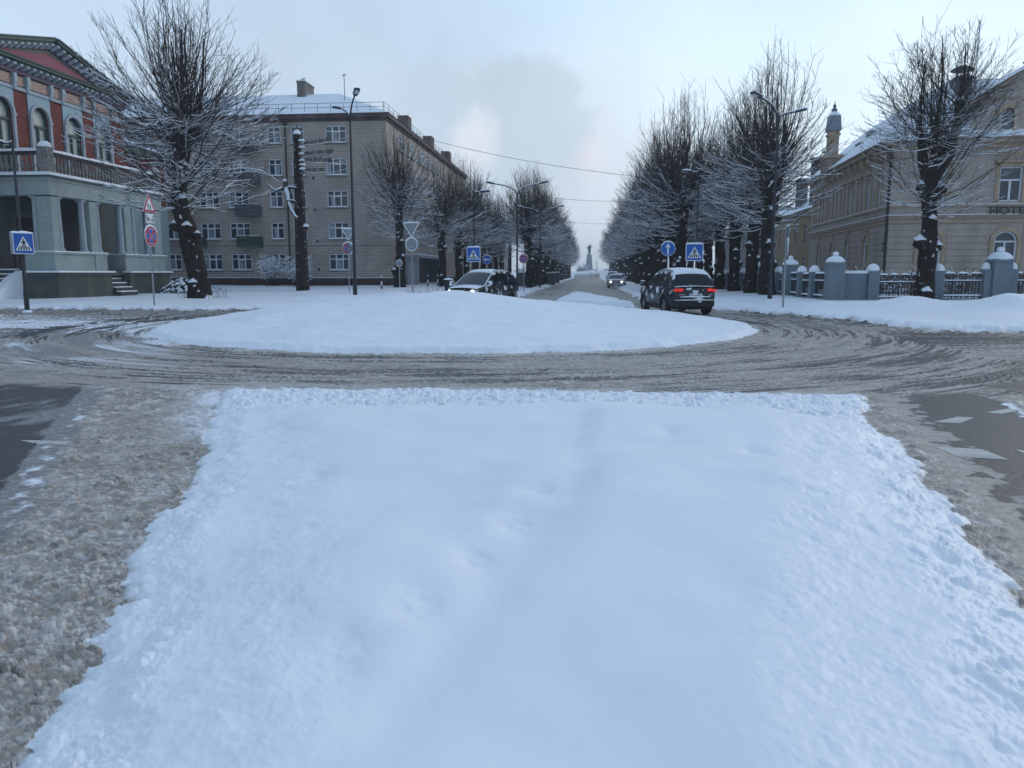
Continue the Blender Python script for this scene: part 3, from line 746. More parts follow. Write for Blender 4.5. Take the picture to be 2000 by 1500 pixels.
# the big lime on the left
h = [((-.8, 0, 5.4), 1.6, .05), ((-.75, 0, 6.3), 1.6, .2), ((-.6, 0, 7.4), 2.0, .35), ((-.5, 0, 8.3), 3.2, .6), ((-.35, .1, 9.2), 3, .75), ((.35, 0, 8.9), 2.4, .7), ((-1.2, -.1, 8.7), 2, .7), ((-.7, .5, 9.0), 1.6, .7), ((-.4, -.5, 9.1), 1.6, .8), ((-.85, 0, 4.7), .9, .02)]
TL = make_tree("linden_tree", "huge old linden with leaning black trunk beside the green porch", None, 11, 16.3, 5.5, 8.8, 3.4, 330,
    ([(0.05, 0, -.3), (0, 0, 0), (-.12, 0, 1.2), (-.3, 0, 2.6), (-.62, 0, 4.0), (-.88, 0, 5.2), (-.78, 0, 6.4), (-.55, 0, 7.6), (-.5, 0, 8.6), (-.4, 0, 9.8)], [.78, .66, .53, .50, .50, .40, .36, .40, .52, .20]),
    [([(-.5, 0, 8.0), (.0, 0, 8.5), (.42, 0, 9.0), (.5, 0, 9.6)], [.34, .28, .24, .08]), ([(-.5, 0, 8.2), (-1.0, -.1, 8.6), (-1.25, -.1, 9.3)], [.34, .26, .10]), ([(-.4, 0, 9.6), (-.35, .05, 12.0), (-.2, 0, 14)], [.13, .07, .03]), ([(-.7, .3, 8.8), (-.9, .5, 11.5), (-1.1, .6, 13.6)], [.10, .06, .03]), ([(.45, 0, 9.3), (.8, .1, 11.6), (1.0, 0, 13.5)], [.10, .06, .03])],
    h, twigs=11, thick=1.0, loc=(-21.2, 40.5, gz(-21.2, 40.5)), cx=-.6, up_frac=.32, upspread=50, snow_top=10.0, segs=9,
    knobs=[((-.35, -.35, 3.7), .34), ((-1.05, -.2, 3.9), .3), ((-.1, -.5, .75), .28), ((.3, -.2, 8.9), .36), ((-.9, -.3, 8.4), .3), ((-.55, -.3, 5.2), .3), ((-.5, -.3, 7.0), .28), ((.1, -.15, 3.4), .2)])
# the lime in front of the hotel
h = [((-.3, 0, 5.0), 1.2, .1), ((-.2, 0, 4.6), 1.0, .0), ((-.25, 0, 6.3), 1.2, .3), ((-.7, 0, 8.0), 2.5, .6), ((-.05, 0, 8.4), 3, .8), ((.6, 0, 8.3), 2.2, .6), ((1.0, 0, 9.6), 2.4, .8), ((.4, .3, 8.0), 1.8, .5), ((-.3, -.3, 7.6), 1.5, .4)]
TR = make_tree("linden_tree", "knobbly linden standing in front of the hotel fence", None, 23, 13.7, 4.1, 8.3, 3.6, 260,
    ([(0, 0, -.3), (-.02, 0, 0), (0, 0, 1.2), (.05, 0, 2.4), (.02, 0, 3.6), (-.1, 0, 4.8), (-.15, 0, 5.6), (-.15, 0, 6.3)], [.62, .52, .43, .44, .36, .34, .46, .4]),
    [([(-.1, 0, 5.9), (-.55, 0, 6.9), (-.7, 0, 8.1)], [.34, .22, .16]), ([(-.1, 0, 6.0), (.02, 0, 7.2), (-.05, 0, 8.5)], [.3, .2, .15]), ([(-.1, 0, 5.9), (.4, .1, 6.7), (.6, 0, 8.3)], [.34, .22, .14]), ([(.1, 0, 6.2), (.8, 0, 7.2), (.95, 0, 9.8)], [.28, .18, .13]), ([(.3, 0, 6.6), (.25, .2, 8.0)], [.2, .14]), ([(.98, 0, 9.5), (1.12, .1, 11), (1.05, 0, 12.4)], [.08, .05, .02]), ([(-.05, 0, 8.3), (.1, 0, 10.3), (-.05, 0, 12.6)], [.08, .05, .02]), ([(-.7, 0, 8), (-.85, 0, 9.8), (-.8, 0, 11.6)], [.08, .05, .02])],
    h, twigs=11, thick=.9, up_frac=.36, loc=(17.0, 41.2, gz(17.0, 41.2)), upspread=40, snow_top=8.2, cx=.1,
    knobs=[((-.45, -.15, 2.9), .32), ((.4, -.1, 2.7), .25), ((0, -.3, 4.0), .22), ((-.1, -.42, .35), .3), ((-.5, 0, 5.6), .3), ((.3, -.1, 5.5), .3), ((1.0, 0, 9.6), .24), ((0, 0, 8.3), .2)])
# lime at the corner of the grey brick block
h = [((0, 0, 4.2), 1.2, .0), ((0, 0, 5.2), 2, .1), ((.05, 0, 6.2), 2.6, .35), ((0, 0, 7.2), 2.5, .7), ((-.4, 0, 7.4), 1.6, .8), ((.45, .1, 7.0), 1.6, .7)]
T7 = make_tree("linden_tree", "linden against the corner of the grey brick block", None, 31, 12.9, 3.8, 6.6, 2.9, 270,
    ([(0, 0, -.3), (0, 0, 0), (.02, 0, 1.6), (.06, 0, 3.4), (.02, 0, 5.0), (0, 0, 6.2), (0, 0, 7.6)], [.60, .50, .42, .34, .34, .30, .14]),
    [([(0, 0, 6.0), (-.35, 0, 6.8), (-.45, 0, 9.5)], [.22, .16, .05]), ([(0, 0, 6.1), (.4, 0, 6.8), (.5, 0, 9.6)], [.2, .15, .05]), ([(0, 0, 7.4), (0, 0, 10.8)], [.12, .04])],
    h, twigs=8, loc=(-15.3, 62.0, gz(-15.3, 62)), up_frac=.36, upspread=34, snow_top=8.6, knobs=[((-.4, -.2, 1.3), .25), ((.3, -.3, 3.6), .22), ((0, -.2, 5.6), .3)])
# generic avenue limes: four detailed ones and two light ones, copied down the rows
def generic(seed, H, Rr, shoots, twigs, thick, name="linden_tree", snowf=1.0):
    rng = random.Random(seed); j = lambda a: rng.uniform(-a, a)
    lx, ly = j(.25), j(.25)
    heads = [((lx * .6, ly * .6, 4.6), 1.2, .05), ((lx, ly, 5.6), 2.2, .25), ((lx + j(.2), ly + j(.2), 6.6), 2.2, .5)]
    limbs = []
    for k in range(4):
        a = k * 1.57 + j(.6); q = rng.uniform(.5, 1.0); z = rng.uniform(6.6, 8.0)
        tip = (lx + math.cos(a) * q, ly + math.sin(a) * q, z)
        limbs.append(([(lx, ly, 5.2), (lx + math.cos(a) * q * .6, ly + math.sin(a) * q * .6, 6.0), tip, (tip[0] * 1.1, tip[1] * 1.1, z + rng.uniform(2, 4))], [.3, .22, .15, .03]))
        heads.append((tip, 2.0, .7))
    return make_tree(name, "pollarded linden in the avenue", G_TREE, seed, H, Rr, 7.3, 2.8, shoots,
        ([(0, 0, -.4), (0, 0, 0), (lx * .2, ly * .2, 1.6), (lx * .5 + j(.1), ly * .5, 3.4), (lx, ly, 5.2), (lx, ly, 6.2)], [.62, .52, .42, .40, .44, .25]),
        limbs, heads, twigs=twigs, thick=thick, up_frac=.36, upspread=36, snow_top=8.8, snowf=snowf, segs=7,
        knobs=[((.3 + j(.1), -.25, 2.2 + j(.5)), .26), ((-.35, -.2 + j(.1), 3.4 + j(.4)), .28), ((.1, -.4, 4.7), .3), ((-.3, -.3, 5.4), .3), ((.4, .1, 1.2), .22), ((.1, .4, 4.4), .26)])
GEN = [generic(101 + k, 14.9 + (k % 2) * .5, 4.5, 225, 9, 1.0) for k in range(4)]
FAR = [generic(201 + k, 14.8, 4.5, 130, 5, 1.5) for k in range(2)]
used = set()
def place_tree(x, y, s, label, group=G_TREE, far=False, k=0, rz=0.0):
    src = (FAR if far else GEN)[k % (2 if far else 4)]
    if src.name in used: t = clone(src)
    else: t = src; used.add(src.name)
    t.location = (x, y, gz(x, y) - .02); t.scale = (s, s, s); t.rotation_euler = (0, 0, rz)
    t["label"] = label; t["group"] = group
    return t
ORD = ["first", "second", "third", "fourth", "fifth", "sixth", "seventh", "eighth", "ninth", "tenth", "eleventh", "twelfth", "thirteenth", "fourteenth", "fifteenth", "sixteenth"]
rr_ = random.Random(5)
for i in range(31):
    y = 60 + i * 6.6
    lab = ("pollarded linden on the right road edge, %s in the row behind the parked cars" % ORD[i]) if i < 14 else "far snowy linden in the right hand avenue row"
    place_tree(7.0 + rr_.uniform(-.15, .15), y, rr_.uniform(.95, 1.03), lab, G_TREE if i < 14 else "far lindens on the right side of the avenue", i > 9, i, rr_.uniform(0, 6))
for i in range(8):
    y = (49.6, 54.6, 60.6, 67, 73.5, 80, 87, 94)[i]
    place_tree(11.05, y, (.99, .97, .94, .95, .94, .94, .93, .93)[i], "linden by the grey garden fence, %s from the hotel corner" % ORD[i], "lindens beside the garden fence", i > 5, i + 1, rr_.uniform(0, 6))
for i in range(27):
    y = 79.5 + i * 6.6
    lab = ("pollarded linden on the left road edge, %s in the row beyond the double lamps" % ORD[i]) if i < 12 else "far snowy linden in the left hand avenue row"
    place_tree(-6.1 + rr_.uniform(-.15, .15), y, (0.86 if i else .84), lab, G_TREE if i < 12 else "far lindens on the left side of the avenue", i > 8, i + 2, rr_.uniform(0, 6))
for i in range(8):
    y = 65.5 + i * 6.4
    place_tree(-12.4 + (0.3 if i == 1 else 0), y, .74 + .03 * (i % 2), "snowy linden near the glass porch, %s along the pavement" % ORD[i], "lindens between the brick block and the road", i > 6, i, rr_.uniform(0, 6))
# far tree tops behind villa and behind the brick block
def bare_tree(label, x, y, H, Rr, seed, group=None, z0=0.3):
    rng = random.Random(seed)
    heads = [((0, 0, H * .45), 2, .6), ((.3, .2, H * .58), 2, .6), ((-.5, 0, H * .55), 2, .6), ((.7, -.2, H * .66), 2, .6)]
    return make_tree("bare_tree", label, group, seed, H, Rr, H * .66, H * .4, 70, ([(0, 0, -.3), (0, 0, 0), (.1, 0, H * .3), (0, 0, H * .6)], [.4, .35, .28, .15]),
        [([(0, 0, H * .4), (1.2, .3, H * .62), (1.8, .4, H * .85)], [.16, .1, .03]), ([(0, 0, H * .4), (-1.4, -.3, H * .64), (-2.2, -.2, H * .86)], [.16, .1, .03]), ([(0, 0, H * .55), (.2, .2, H * .95)], [.12, .03])],
        heads, twigs=9, thick=1.2, loc=(x, y, z0), upspread=45, snowf=.3)
bare_tree("bare tree rising behind the pediment roof of the villa", -43.5, 51, 20.5, 3.8, 301)
bare_tree("tall thin tree behind the avenue row past the brick block", -18.6, 121, 19.5, 5, 303)
bare_tree("slim bare tree further along behind the left row", -13.5, 132, 17, 4.5, 305)
bare_tree("bare tree beyond the hotel gable at the right edge", 36.5, 66, 20, 4.5, 307)
# shrubs
def shrub(label, x, y, h, w, seed, n=60, cat="shrub", group=None, leafy=False, name="snowy_shrub", thick=1.0, d=None):
    rng = random.Random(seed); B = Branches(); d = d or w
    for i in range(n):
        p0 = np.array([rng.uniform(-w, w) * .35, rng.uniform(-d, d) * .35, -.05]); az = rng.uniform(0, 6.28)
        end = np.array([math.cos(az) * w * rng.uniform(.2, 1), math.sin(az) * d * rng.uniform(.2, 1), h * rng.uniform(.45, 1)])
        P = bez(p0, p0 + (end - p0) * .5 + np.array([0, 0, .15 * h]), end, 6); P[1:] += np.array([[rng.gauss(0, .03 * h) for _ in range(3)] for _ in range(5)])
        rd = np.linspace(.016, .006, 6) * thick; B.tube(P, rd, 3, 0); B.snow(P, rd, 1)
        for k in range(6):
            t = rng.randint(2, 5); e = np.array([rng.gauss(0, 1), rng.gauss(0, 1), rng.gauss(.3, .6)]); e *= h * .22 / np.linalg.norm(e)
            Q = np.linspace(P[t], P[t] + e, 3); B.tube(Q, [.007 * thick] * 3, 3, 0); B.snow(Q, np.full(3, .012 * thick), 1)
    me = B.mesh(name, (TWIG, SNOW))
    return thing(name, label, cat, (x, y, gz(x, y)), 0, group, me)
shrub("wide loose shrub dusted with snow under the brick block windows", -27.0, 64.0, 2.6, 1.5, 401, 60)
shrub("round frosty shrub beside the drain pipe of the brick block", -24.6, 64.0, 2.4, 1.15, 402, 60)
def conifer_shrub(label, x, y, h, w, seed):
    rng = random.Random(seed); mb = MB()
    for i in range(150):
        a = rng.uniform(0, 6.28); q = rng.uniform(0, 1) ** .6; px, py = math.cos(a) * w * q, math.sin(a) * w * q
        z = h * (1 - q ** 2 * .8) * rng.uniform(.35, 1.0); L = rng.uniform(.28, .5)
        dx, dy = math.cos(a) * L, math.sin(a) * L; ww = rng.uniform(.09, .16)
        sx, sy = -math.sin(a) * ww, math.cos(a) * ww
        mb.add([(px, py, z), (px + dx * .6 + sx, py + dy * .6 + sy, z - .03), (px + dx, py + dy, z - .16), (px + dx * .6 - sx, py + dy * .6 - sy, z - .03), (px + dx * .5, py + dy * .5, z + .09)],
               [(0, 4, 1), (1, 4, 2), (2, 4, 3), (3, 4, 0), (0, 1, 2, 3)][:4], 1)
        mb.add([(px, py, z - .06), (px + dx * .7 + sx * 1.2, py + dy * .7 + sy * 1.2, z - .12), (px + dx * 1.1, py + dy * 1.1, z - .24), (px + dx * .7 - sx * 1.2, py + dy * .7 - sy * 1.2, z - .12)], [(0, 1, 2, 3)], 0)
    mb.lathe([(w * .8, 0), (w * .85, h * .3), (w * .6, h * .65), (.05, h * .8)], 12, m=0)
    return thing("conifer_shrub", label, "shrub", (x, y, gz(x, y) - .1), 0, None, mb.mesh("conifer_shrub", (mat("dark_needles", (.02, .03, .028), .9, .5, 8), SNOW)))
conifer_shrub("low evergreen shrub heaped with snow at the porch corner", -26.9, 49.6, 1.15, 1.5, 411)
# dry weed stems poking from the snow round the big trunk
def weeds(label, x, y, w, n, h, seed):
    rng = random.Random(seed); B = Branches()
    for i in range(n):
        a = rng.uniform(0, 6.28); px, py = math.cos(a) * w * rng.uniform(.5, 1), math.sin(a) * w * .6 * rng.uniform(.4, 1)
        P = bez(np.array([px, py, -.05]), np.array([px, py, h * .7]), np.array([px + rng.gauss(0, .3), py + rng.gauss(0, .2), h * rng.uniform(.5, 1)]), 4)
        B.tube(P, [.007, .006, .005, .004], 3, 0)
    o = link("dry_weeds", B.mesh("dry_weeds", (TWIG, SNOW)), None, (x, y, gz(x, y))); o["kind"] = "stuff"; o["label"] = label; o["category"] = "weeds"
weeds("dry stems around the foot of the huge linden", -20.9, 40.2, 1.5, 60, .75, 421)
weeds("dry twigs at the foot of the linden by the hotel fence", 16.9, 40.8, 1.2, 24, .5, 422)
weeds("dry grass stems sticking out of the snow bank near the glass porch", -10.0, 50.5, 2.2, 60, .6, 423)
# ------------------------------------------------------------------ signs and lamps
BLUE = mat("sign_blue", (0.012, 0.10, 0.42), 0.4, 0.08, 3)
RED = mat("sign_red", (0.42, 0.02, 0.035), 0.45, 0.12, 4)
SWHITE = mat("sign_white", (0.68, 0.72, 0.76), 0.45, 0.06, 4)
BLACK = mat("sign_black", (0.015, 0.015, 0.018), 0.6, 0.1)
BACK = mat("sign_back", (0.26, 0.29, 0.32), 0.5, 0.15, 4, metal=.4)
def fr(u, v, d): return (u, -d, v)              # face plane: u right, v up, d towards the viewer
def snow_lump(mb, x0, x1, y0, y1, z, h, seed=0, m=0, n=9):
    rng = random.Random(seed); vs = []; 
    for i in range(n):
        t = i / (n - 1); x = x0 + (x1 - x0) * t; k = (math.sin(math.pi * min(max(t, .04), .96))) ** .4 * rng.uniform(.7, 1.15)
        vs += [(x, y0, z), (x, y0 * .75 + y1 * .25, z + h * k), (x, y0 * .3 + y1 * .7, z + h * k), (x, y1, z)]
    fs = []
    for i in range(n - 1):
        a = 4 * i
        fs += [(a, a + 4, a + 5, a + 1), (a + 1, a + 5, a + 6, a + 2), (a + 2, a + 6, a + 7, a + 3)]
    fs += [(0, 1, 2, 3), (4 * n - 1, 4 * n - 2, 4 * n - 3, 4 * n - 4)]
    mb.add(vs, fs, m); return mb
def crossing_panel(parent, z, w, h, both=True, depth=.22, seed=1):
    """blue box with white triangle, walking figure and stripes"""
    hw, hh = w / 2, h / 2
    p = MB().box(-hw, hw, -depth / 2, depth / 2, -hh, hh).build("sign_panel", BACK, parent, loc=(0, 0, z))
    f = MB().prism([(-hw, -hh), (hw, -hh), (hw, hh), (-hw, hh)], fr, depth / 2 + .002, depth / 2 + .012)
    f.build("border", SWHITE, p)
    g = .045 * w
    MB().prism([(-hw + g, -hh + g), (hw - g, -hh + g), (hw - g, hh - g), (-hw + g, hh - g)], fr, depth / 2 + .014, depth / 2 + .018).build("blue_face", BLUE, p)
    T = [(-.40 * w, -.34 * h), (.40 * w, -.34 * h), (0, .34 * h)]
    MB().prism(T, fr, depth / 2 + .020, depth / 2 + .024).build("white_triangle", SWHITE, p)
    m = MB(); d0, d1 = depth / 2 + .026, depth / 2 + .030
    for k in range(5):
        c = (-.25 + .125 * k) * w; s = .028 * w; sl = (k - 2) * -.018 * w
        m.prism([(c - s, -.31 * h), (c + s, -.31 * h), (c + s + sl, -.15 * h), (c - s + sl, -.15 * h)], fr, d0, d1)
    m.prism([(.03 * w * math.cos(a), .18 * h + .034 * h * math.sin(a)) for a in np.linspace(0, 6.28, 11)[:-1]], fr, d0 + .005, d1 + .005)
    for P in ([(-.035, .13), (.035, .13), (.045, -.02), (-.035, -.02)], [(-.03, .13), (-.02, .08), (-.10, .0), (-.12, .02)], [(.03, .13), (.02, .08), (.10, .0), (.12, .03)],
              [(-.035, -.01), (.01, -.01), (-.05, -.14), (-.13, -.28), (-.17, -.27), (-.09, -.13)], [(0, -.01), (.04, -.01), (.08, -.12), (.15, -.26), (.11, -.28), (.03, -.12)]):
        m.prism([(a * w, b * h) for a, b in P][::-1], fr, d0 + .005, d1 + .005)
    m.build("pictogram", BLACK, p)
    snow_lump(MB(), -hw * .98, hw * .98, -depth * .5, depth * .5, hh, .05 + .03 * w, seed).build("snow_cap", SNOW, p)
    return p
def disc_pts(r, n=28, k=1.0): return [(r * math.cos(a), r * k * math.sin(a)) for a in np.linspace(0, 2 * math.pi, n + 1)[:-1]]
def disc_sign(parent, z, r, kind, back=False, seed=3, rz=0):
    p = MB().prism(disc_pts(r), fr, -.01, .012).build("sign_plate", BACK if back else SWHITE, parent, loc=(0, -.05, z), rot=(0, 0, rz))
    if back:
        m = MB(); o, i = disc_pts(r * 1.01), disc_pts(r * .9); m.ring(o + o[:1], i + i[:1], fr, .013, .025); m.build("rim", SNOW, p)
    elif kind == "noparking":
        MB().prism(disc_pts(r * .95), fr, .014, .017).build("red_ring", RED, p)
        m = MB()
        for k in range(4):
            a0 = k * math.pi / 2 + math.radians(12) - math.pi / 4; a1 = a0 + math.radians(66)
            pts = [(r * .16 * math.cos((a0 + a1) / 2), r * .16 * math.sin((a0 + a1) / 2))] + [(r * .70 * math.cos(a), r * .70 * math.sin(a)) for a in np.linspace(a0, a1, 8)]
            m.prism(pts, fr, .024, .027, 0)
            c = ((a0 + a1) / 2); q = [(pts[j][0] * 1.07 - math.cos(c) * r * .0, pts[j][1] * 1.07) for j in range(len(pts))]
            q[0] = (r * .09 * math.cos(c), r * .09 * math.sin(c)); m.prism(q, fr, .019, .022, 1)
        m.build("blue_segments", (BLUE, SWHITE), p)
    elif kind == "arrow":
        MB().prism(disc_pts(r * .94), fr, .014, .017).build("blue_disc", BLUE, p)
        MB().prism([(-.12, -.78), (.12, -.78), (.12, .28), (.36, .22), (0, .78), (-.36, .22), (-.12, .28)] and [(a * r, b * r) for a, b in [(-.12, -.78), (.12, -.78), (.12, .2), (.36, .2), (0, .78), (-.36, .2), (-.12, .2)]], fr, .019, .023).build("white_arrow", SWHITE, p)
    elif kind == "arrow_left":
        MB().prism(disc_pts(r * .94), fr, .014, .017).build("blue_disc", BLUE, p)
        MB().prism([(a * r, b * r) for a, b in [(.7, -.12), (.7, .12), (-.2, .12), (-.2, .36), (-.78, 0), (-.2, -.36), (-.2, -.12)]][::-1], fr, .019, .023).build("white_arrow", SWHITE, p)
    m = MB(); a = np.linspace(.45, math.pi - .45, 9)
    o = [(r * 1.0 * math.cos(t), r * 1.0 * math.sin(t)) for t in a]; q = [(r * (1.04 + .08 * math.sin(t)) * math.cos(t), r * (1.02 + .13 * math.sin(t) ** 2) * math.sin(t)) for t in a]
    m.ring(q, o, fr, -.02, .025); m.build("snow_cap", SNOW, p)
    return p
def tri_sign(parent, z, s, down=False, back=False, children=False, seed=5):
    k = -1 if down else 1
    def tri(q): return [(a * s * q, (b * k) * s * q) for a, b in [(-.5, -.29), (.5, -.29), (0, .577)]][::(1 if not down else -1)]
    p = MB().prism(tri(1), fr, -.008, .012).build("sign_plate", BACK if back else SWHITE, parent, loc=(0, -.05, z))
    if back:
        m = MB(); o, i = tri(1.02), tri(.86); m.ring(o + o[:1], i + i[:1], fr, .013, .022); m.build("rim", SNOW, p)
    else:
        MB().prism(tri(.96), fr, .014, .017).build("red_border", RED, p); MB().prism(tri(.66), fr, .019, .022).build("white_face", SWHITE, p)
        if children:
            m = MB()
            for cx, sc, fl in ((-.09, 1.0, 1), (.07, .9, 1)):
                def q(P): return [((cx + a * .16 * sc * fl) * s, (-.19 + b * .30 * sc) * s) for a, b in P]
                m.prism(q([(.12 * math.cos(t), .93 + .11 * math.sin(t)) for t in np.linspace(0, 6.28, 9)[:-1]]), fr, .024, .027)
                for P in ([(-.13, .4), (.13, .4), (.15, .8), (-.15, .8)], [(-.1, .42), (-.38, .02), (-.26, -.02), (.05, .4)], [(0, .42), (.25, .22), (.4, .0), (.28, -.02), (.16, .16), (-.05, .36)], [(.12, .78), (.42, .52), (.38, .44), (.1, .64)], [(-.12, .78), (-.42, .5), (-.36, .44), (-.1, .62)]):
                    m.prism(q(P), fr, .024, .027)
            m.build("pictogram", BLACK, p)
    if down: snow_lump(MB(), -.5 * s, .5 * s, -.03, .03, .29 * s, .07, seed).build("snow_cap", SNOW, p)
    return p
def post(name, label, x, y, h, r=.035, m=None, group=None, rz=0, cat="road sign", lean=0):
    t = thing(name, label, cat, (x, y, gz(x, y) - .05), rz, group)
    MB().tube([(0, 0, 0), (0, 0, h)], r, 10).build("pole", m or GALV, t, True)
    MB().lathe([(r * 4, -.02), (r * 3, .05), (r * 1.2, .1)], 12).build("snow_foot", SNOW, t, True)
    if lean: t.rotation_euler = (0, lean, rz)
    return t
s = post("road_sign", "red triangle with children, 70 m plate and no stopping disc", -19.1, 32.4, 4.75, rz=R(86))
tri_sign(s, 4.42, .95, children=True)
pl = MB().prism([(-.28, -.2), (.28, -.2), (.28, .2), (-.28, .2)], fr, -.008, .012).build("distance_plate", SWHITE, s, loc=(0, -.05, 3.88))
a = link("lettering", text_mesh("70 m", .24, .003, BLACK, "CENTER"), pl, (0, -.02, -.13), (R(90), 0, 0))
m = MB()
for sx in (-.22, .22): m.prism([(sx - .012, -.17), (sx + .012, -.17), (sx + .012, .06), (sx + .04, .06), (sx, .17), (sx - .04, .06), (sx - .012, .06)], fr, .016, .019)
m.build("arrows", BLACK, pl)
disc_sign(s, 3.12, .44, "noparking")
s = post("road_sign", "back of a snow rimmed give way sign over a round disc", -12.1, 52.5, 5.1, .045)
tri_sign(s, 4.45, 1.15, down=True, back=True); disc_sign(s, 3.32, .45, "", back=True, rz=R(38))
s = post("road_sign", "small no stopping sign under a give way sign by the dark lamp post", -16.1, 51.0, 4.35, .035, rz=R(35))
tri_sign(s, 4.05, .9, down=True, back=True); disc_sign(s, 3.0, .42, "noparking"); disc_sign(s, 3.0, .42, "", back=True, rz=R(-60))
s = post("road_sign", "low round sign seen from behind in front of the corner linden", -15.0, 60.6, 2.15, .045)
disc_sign(s, 1.95, .27, "", back=True)
s = post("road_sign", "round no stopping sign beside the double armed lamp", -5.15, 61.5, 2.95, .035)
disc_sign(s, 2.65, .37, "noparking")
s = post("road_sign", "blue disc with white arrow pointing straight up", 4.62, 46.6, 3.4, .035)
disc_sign(s, 2.95, .42, "arrow")
s = post("road_sign", "tiny blue round sign between the trunks on the left", -9.4, 71.5, 3.75, .04)
disc_sign(s, 2.55, .42, "arrow_left")
s = post("road_sign", "snow covered sign seen edge on beside the tall right lamp", 7.95, 32.6, 3.35, .04, rz=R(83))
disc_sign(s, 2.55, .36, "noparking"); tri_sign(s, 3.15, .8, down=True, back=True)
def lamp_head(parent, p, d, up=.12, snow=True, lit=False, s=1.0):
    """flat led head on an arm tip p pointing along d"""
    d = Vector((d[0], d[1], 0)).normalized(); a = math.atan2(d.y, d.x)
    h = MB(); 
    h.prism([(-.10, -.09), (.05, -.13), (.42, -.16), (.5, -.12), (.5, .12), (.42, .16), (.05, .13), (-.10, .09)], lambda u, v, w: (u * s, v * s, w * s), -.04, .06)
    o = h.build("lamp_head", STEEL, parent, loc=p, rot=(0, -up, a))
    MB().box(.14 * s, .44 * s, -.11 * s, .11 * s, -.052 * s, -.042 * s).build("led_panel", mat("led_panel", (.55, .6, .65), .25, .05), o)
    if snow: snow_lump(MB(), -.08 * s, .48 * s, -.14 * s, .14 * s, .062 * s, .10 * s, 7).build("snow_cap", SNOW, o)
    return o
def lamp(label, x, y, h, arms, group=None, r=.085, lean=0, name="street_lamp"):
    t = thing(name, label, "street lamp", (x, y, gz(x, y) - .1), 0, group)
    if lean: t.rotation_euler = (0, lean, 0)
    MB().lathe([(r * 1.35, 0), (r * 1.3, .9), (r * 1.25, 1.0), (r, 1.1), (r * .62, h)], 14).build("pole", STEEL, t, True)
    MB().lathe([(r * 3.2, .02), (r * 2.6, .14), (r * 1.5, .2)], 12).build("snow_foot", SNOW, t, True)
    for az, L, rise, head_up in arms:
        d = Vector((math.cos(az), math.sin(az), 0)); pts = [Vector((0, 0, h - .15))] 
        pts += [Vector((0, 0, h + .1)) + d * L * .08 + Vector((0, 0, rise * .15)), d * L * .3 + Vector((0, 0, h + rise * .62)), d * L * .6 + Vector((0, 0, h + rise * .82)), d * L + Vector((0, 0, h + rise))]
        am = MB().tube(pts, [r * .6, r * .55, r * .5, r * .45, r * .4], 8); ar = am.build("arm", STEEL, t, True)
        sm = MB()
        sm.tube([p + Vector((0, 0, r * .5)) for p in pts[1:]], r * .42, 6); sm.build("snow", SNOW, ar, True)
        lamp_head(t, d * L + Vector((0, 0, h + rise)), d, head_up)
    return t
lp = lamp("dark lamp post at the far left carrying the left crossing sign", -23.75, 30.6, 7.0, [(R(180), .5, .08, .05)], r=.075)
pp_ = crossing_panel(lp, 2.98, .82, .88, seed=2); pp_.location = (.15, -.15, 2.98); pp_.rotation_euler = (0, 0, R(62))
lamp("tall two headed lamp linked by wires to the lettered poem", -12.75, 41.4, 9.55, [(R(-60), 1.35, 1.0, .35), (R(150), .75, .65, .2)], r=.09)
lamp("tall two armed lamp on the right in front of the fence lindens", 9.0, 39.6, 8.8, [(R(-150), 1.2, .95, .3), (R(25), 1.1, .45, .25)], r=.09)
lamp("slim double armed lamp with wide arms left of the avenue", -5.5, 59.6, 7.55, [(R(180), 1.85, .75, .2), (0, 1.85, .75, .2)], r=.08)
lamp("second slim double armed lamp further down the left side", -4.85, 77.5, 7.35, [(R(180), 1.85, .75, .2), (0, 1.85, .75, .2)], r=.075)
for i, yy in enumerate((112, 146)): lamp("distant %s lamp post among the left row lindens" % ("nearer", "farther")[i], -4.85, yy, 7.3, [(R(180), 1.85, .75, .2), (0, 1.85, .75, .2)], r=.07)
lp = lamp("thin lamp post carrying the middle crossing sign behind the minivan", -7.2, 48.6, 6.55, [(0, .5, .05, .05)], r=.055)
crossing_panel(lp, 2.75, .86, .92, seed=4).location.y = -.2
lp = lamp("thin lamp post with crossing sign behind the black suv", 6.3, 46.8, 7.3, [(R(180), .5, .05, .05)], r=.055)
crossing_panel(lp, 2.72, 1.0, 1.0, seed=6).location = (-.15, -.2, 2.72)
# overhead cables
for lab, a, b, sag in (("highest overhead cable across the avenue from the brick block", (-17.2, 73, 14.6), (7.2, 68, 9.5), .6), ("middle overhead cable across the avenue between the tree rows", (-7, 92, 10.7), (6.8, 92, 10.0), .35), ("lowest overhead cable far down the avenue", (-6, 118, 9.6), (6.8, 118, 9.1), .35)):
    P = [Vector(a).lerp(Vector(b), t) - Vector((0, 0, sag * 4 * t * (1 - t))) for t in np.linspace(0, 1, 16)]
    me = MB(a).tube(P, .018, 5).mesh("overhead_cable", STEEL)
    thing("overhead_cable", lab, "cable", a, 0, "cables across the avenue", me)
